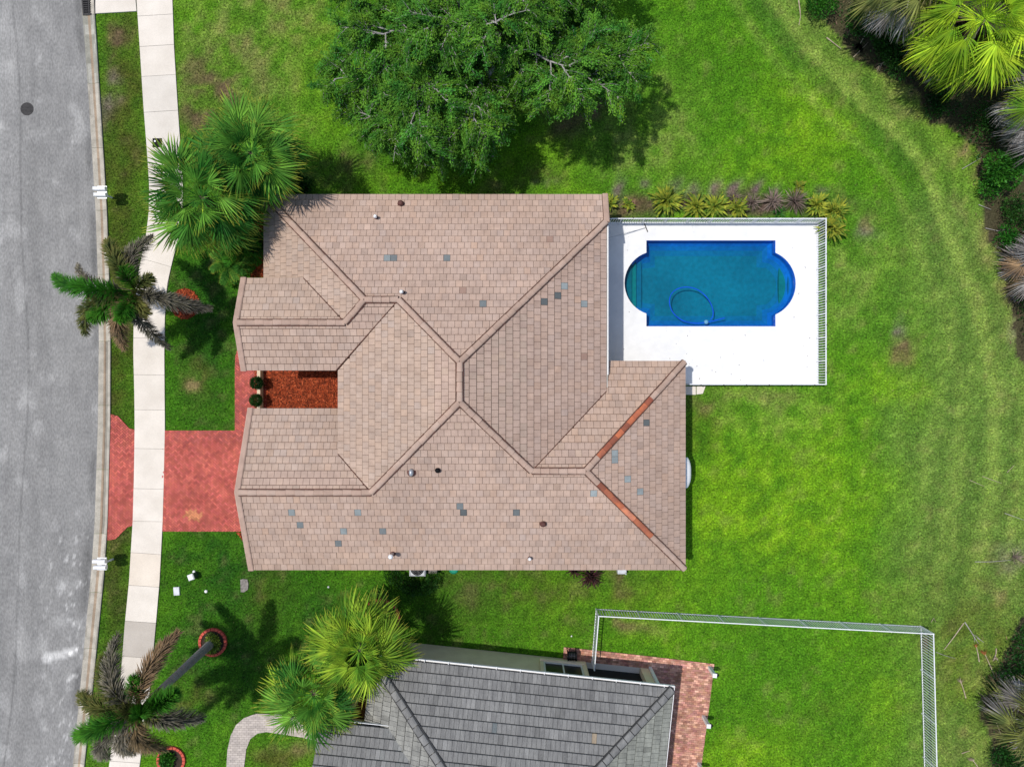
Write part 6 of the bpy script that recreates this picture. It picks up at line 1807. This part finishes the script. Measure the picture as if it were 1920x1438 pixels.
g = G(); c = W(387, 1108); g.lathe((c.x, c.y, -.03), [(.08, 0), (.08, .09), (.055, .12)], 14); solo('cleanout_cap', g, M['white'], 'lone white round pipe cap on the lawn', 'pipe cap', (c.x, c.y, 0))
g = G(); c = W(332, 1107.5); g.bevel_box((c.x, c.y, .03), (.30, .42, .10), .015, .06); g.box((c.x, c.y + .16, .083), (.05, .03, .008)); solo('valve_box', g, M['ac_grey'], 'pale grey valve box lid in the lawn next to the sidewalk', 'valve box', (c.x, c.y, 0))
g = G(); c = W(459, 1097); g.prism([(c.x - .21, c.y + .30), (c.x - .19, c.y - .33), (c.x - .02, c.y - .34), (c.x + .17, c.y - .20), (c.x + .2, c.y + .05), (c.x + .15, c.y + .3), (c.x - .05, c.y + .34)], -.05, .05); solo('stone_pad', g, M['stone'], 'rough grey stone pad on the front lawn', 'stone', (c.x, c.y, 0))
g = G(); c = W(616, 1100); g.lathe((c.x, c.y, -.02), [(.05, 0), (.05, .06), (.02, .08)], 10); solo('sprinkler_head', g, M['ac_grey'], 'tiny grey sprinkler head on the lawn between house and fan palms', 'sprinkler', (c.x, c.y, 0))

c = W(782.5, 1070, .7); root = thing('air_conditioner', 'pale grey air conditioner with round fan half under the brown eave', 'air conditioner', (c.x, c.y, 0))
g = G(); g.bevel_box((c.x, c.y + .12, .36), (.80, .80, .72), .06); part('cabinet', g, M['ac_grey'], root, tone=False)
g = G(); g.lathe((c.x, c.y + .12, .722), [(.34, -.01), (.34, .004), (.31, .005)], 24); part('fan_well', g, M['black'], root, tone=False)
for k in range(5): 
    a = k * 2 * math.pi / 5; g = G(); g.box((c.x + math.cos(a) * .15, c.y + .12 + math.sin(a) * .15, .732), (.28, .10, .006), a); part('fan_blade', g, M['metal_dark'], root, tone=False)
for r_ in (.12, .2, .28):
    g = G(); g.tube([(c.x + r_ * math.cos(t * .4488), c.y + .12 + r_ * math.sin(t * .4488), .748) for t in range(15)], .006, 4); part('guard_ring', g, M['metal_grey'], root, tone=False)
c = W(812, 1072, .3); g = G(); g.bevel_box((c.x, c.y + .05, .2), (.42, .22, .44), .03); solo('pump_box', g, M['stone'], 'small grey brown pump box right of the air conditioner', 'pump', (c.x, c.y, 0))
c = W(850.5, 1069, .05); g = G(); g.lathe((c.x, c.y + .05, -.03), [(.23, 0), (.23, .10), (.19, .12), (.18, .09), (.02, .095)], 22); solo('lid', g, M['green_lid'], 'teal green round lid in the grass under the eave', 'lid', (c.x, c.y, 0))
c = W(1166, 1073, .3); g = G(); g.bevel_box((c.x, c.y + .1, .2), (.45, .32, .44), .03); g.tube([(c.x + .16, c.y - .02, .3), (c.x + .16, c.y - .02, .55)], .03, 8); solo('meter_cabinet', g, M['ac_grey'], 'small pale cabinet under the eave right of the purple plant', 'cabinet', (c.x, c.y, 0))

# neighbour's patio fittings
for k, (px, py, lab) in enumerate(((1329, 1250, 'white garden bollard light at the top corner of the brick patio'), (1318, 1342, 'white garden bollard light halfway down the brick patio edge'), (1309, 1430, 'white garden bollard light at the bottom edge of the brick patio'))):
    c = W(px, py); root = thing('bollard_light', lab, 'bollard', (c.x, c.y, 0), 'bollard lights along the brick patio')
    g = G(); g.bevel_box((c.x, c.y, .48), (.15, .15, 1.06), .03, NROT); part('post', g, M['white'], root, tone=False)
    g = G(); g.bevel_box((c.x, c.y, 1.03), (.21, .21, .05), .015, NROT); part('cap', g, M['white'], root, tone=False)
    g = G(); g.lathe((c.x + .14, c.y - .01, .80), [(.03, 0), (.075, .03), (.085, .17), (.04, .21)], 10); part('lantern', g, M['black'], root, tone=False)
c = W(1072, 1228, .4); root = thing('hose_reel', 'dark hose reel standing against the beige wall', 'hose reel', (c.x, c.y, 0))
for s in (-1, 1):
    g = G(); g.tube([(c.x + s * .22, c.y - .2, 0), (c.x + s * .22, c.y - .12, .75), (c.x + s * .22, c.y + .12, .75), (c.x + s * .22, c.y + .24, 0)], .022, 6); part('frame', g, M['black'], root, tone=False)
g = G(); g.tube([(c.x - .21, c.y, .48), (c.x + .21, c.y, .48)], .16, 14); part('drum', g, M['metal_grey'], root, tone=False)
for k in range(5):
    x = c.x - .15 + k * .075; g = G(); g.tube([(x, c.y + .2 * math.cos(t * .52360), .48 + .2 * math.sin(t * .52360)) for t in range(13)], .032, 6); part('hose_coil', g, M['black'], root, tone=False)
for s in (-1, 1):
    g = G(); g.tube([(c.x + s * .19, c.y, .48), (c.x + s * .205, c.y, .48)], .27, 16); part('side_disc', g, M['black'], root, tone=False)
c = W(1071.5, 1192); g = G(); g.lathe((c.x, c.y, 0), [(.03, 0), (.045, .03), (.02, .06)], 8); solo('paper_scrap', g, M['white'], 'white scrap lying on the lawn near the fence gate', 'litter', (c.x, c.y, 0))

BEDS = [(347, 570, .75), (400, 1203, .72), (322, 1424, .72), (712, 1160, 1.05), (459, 1097, .28), (332, 1107.5, .2), (366, 1077, .16), (850, 1068, .24), (1290, 732, .3)]
grass_blades()
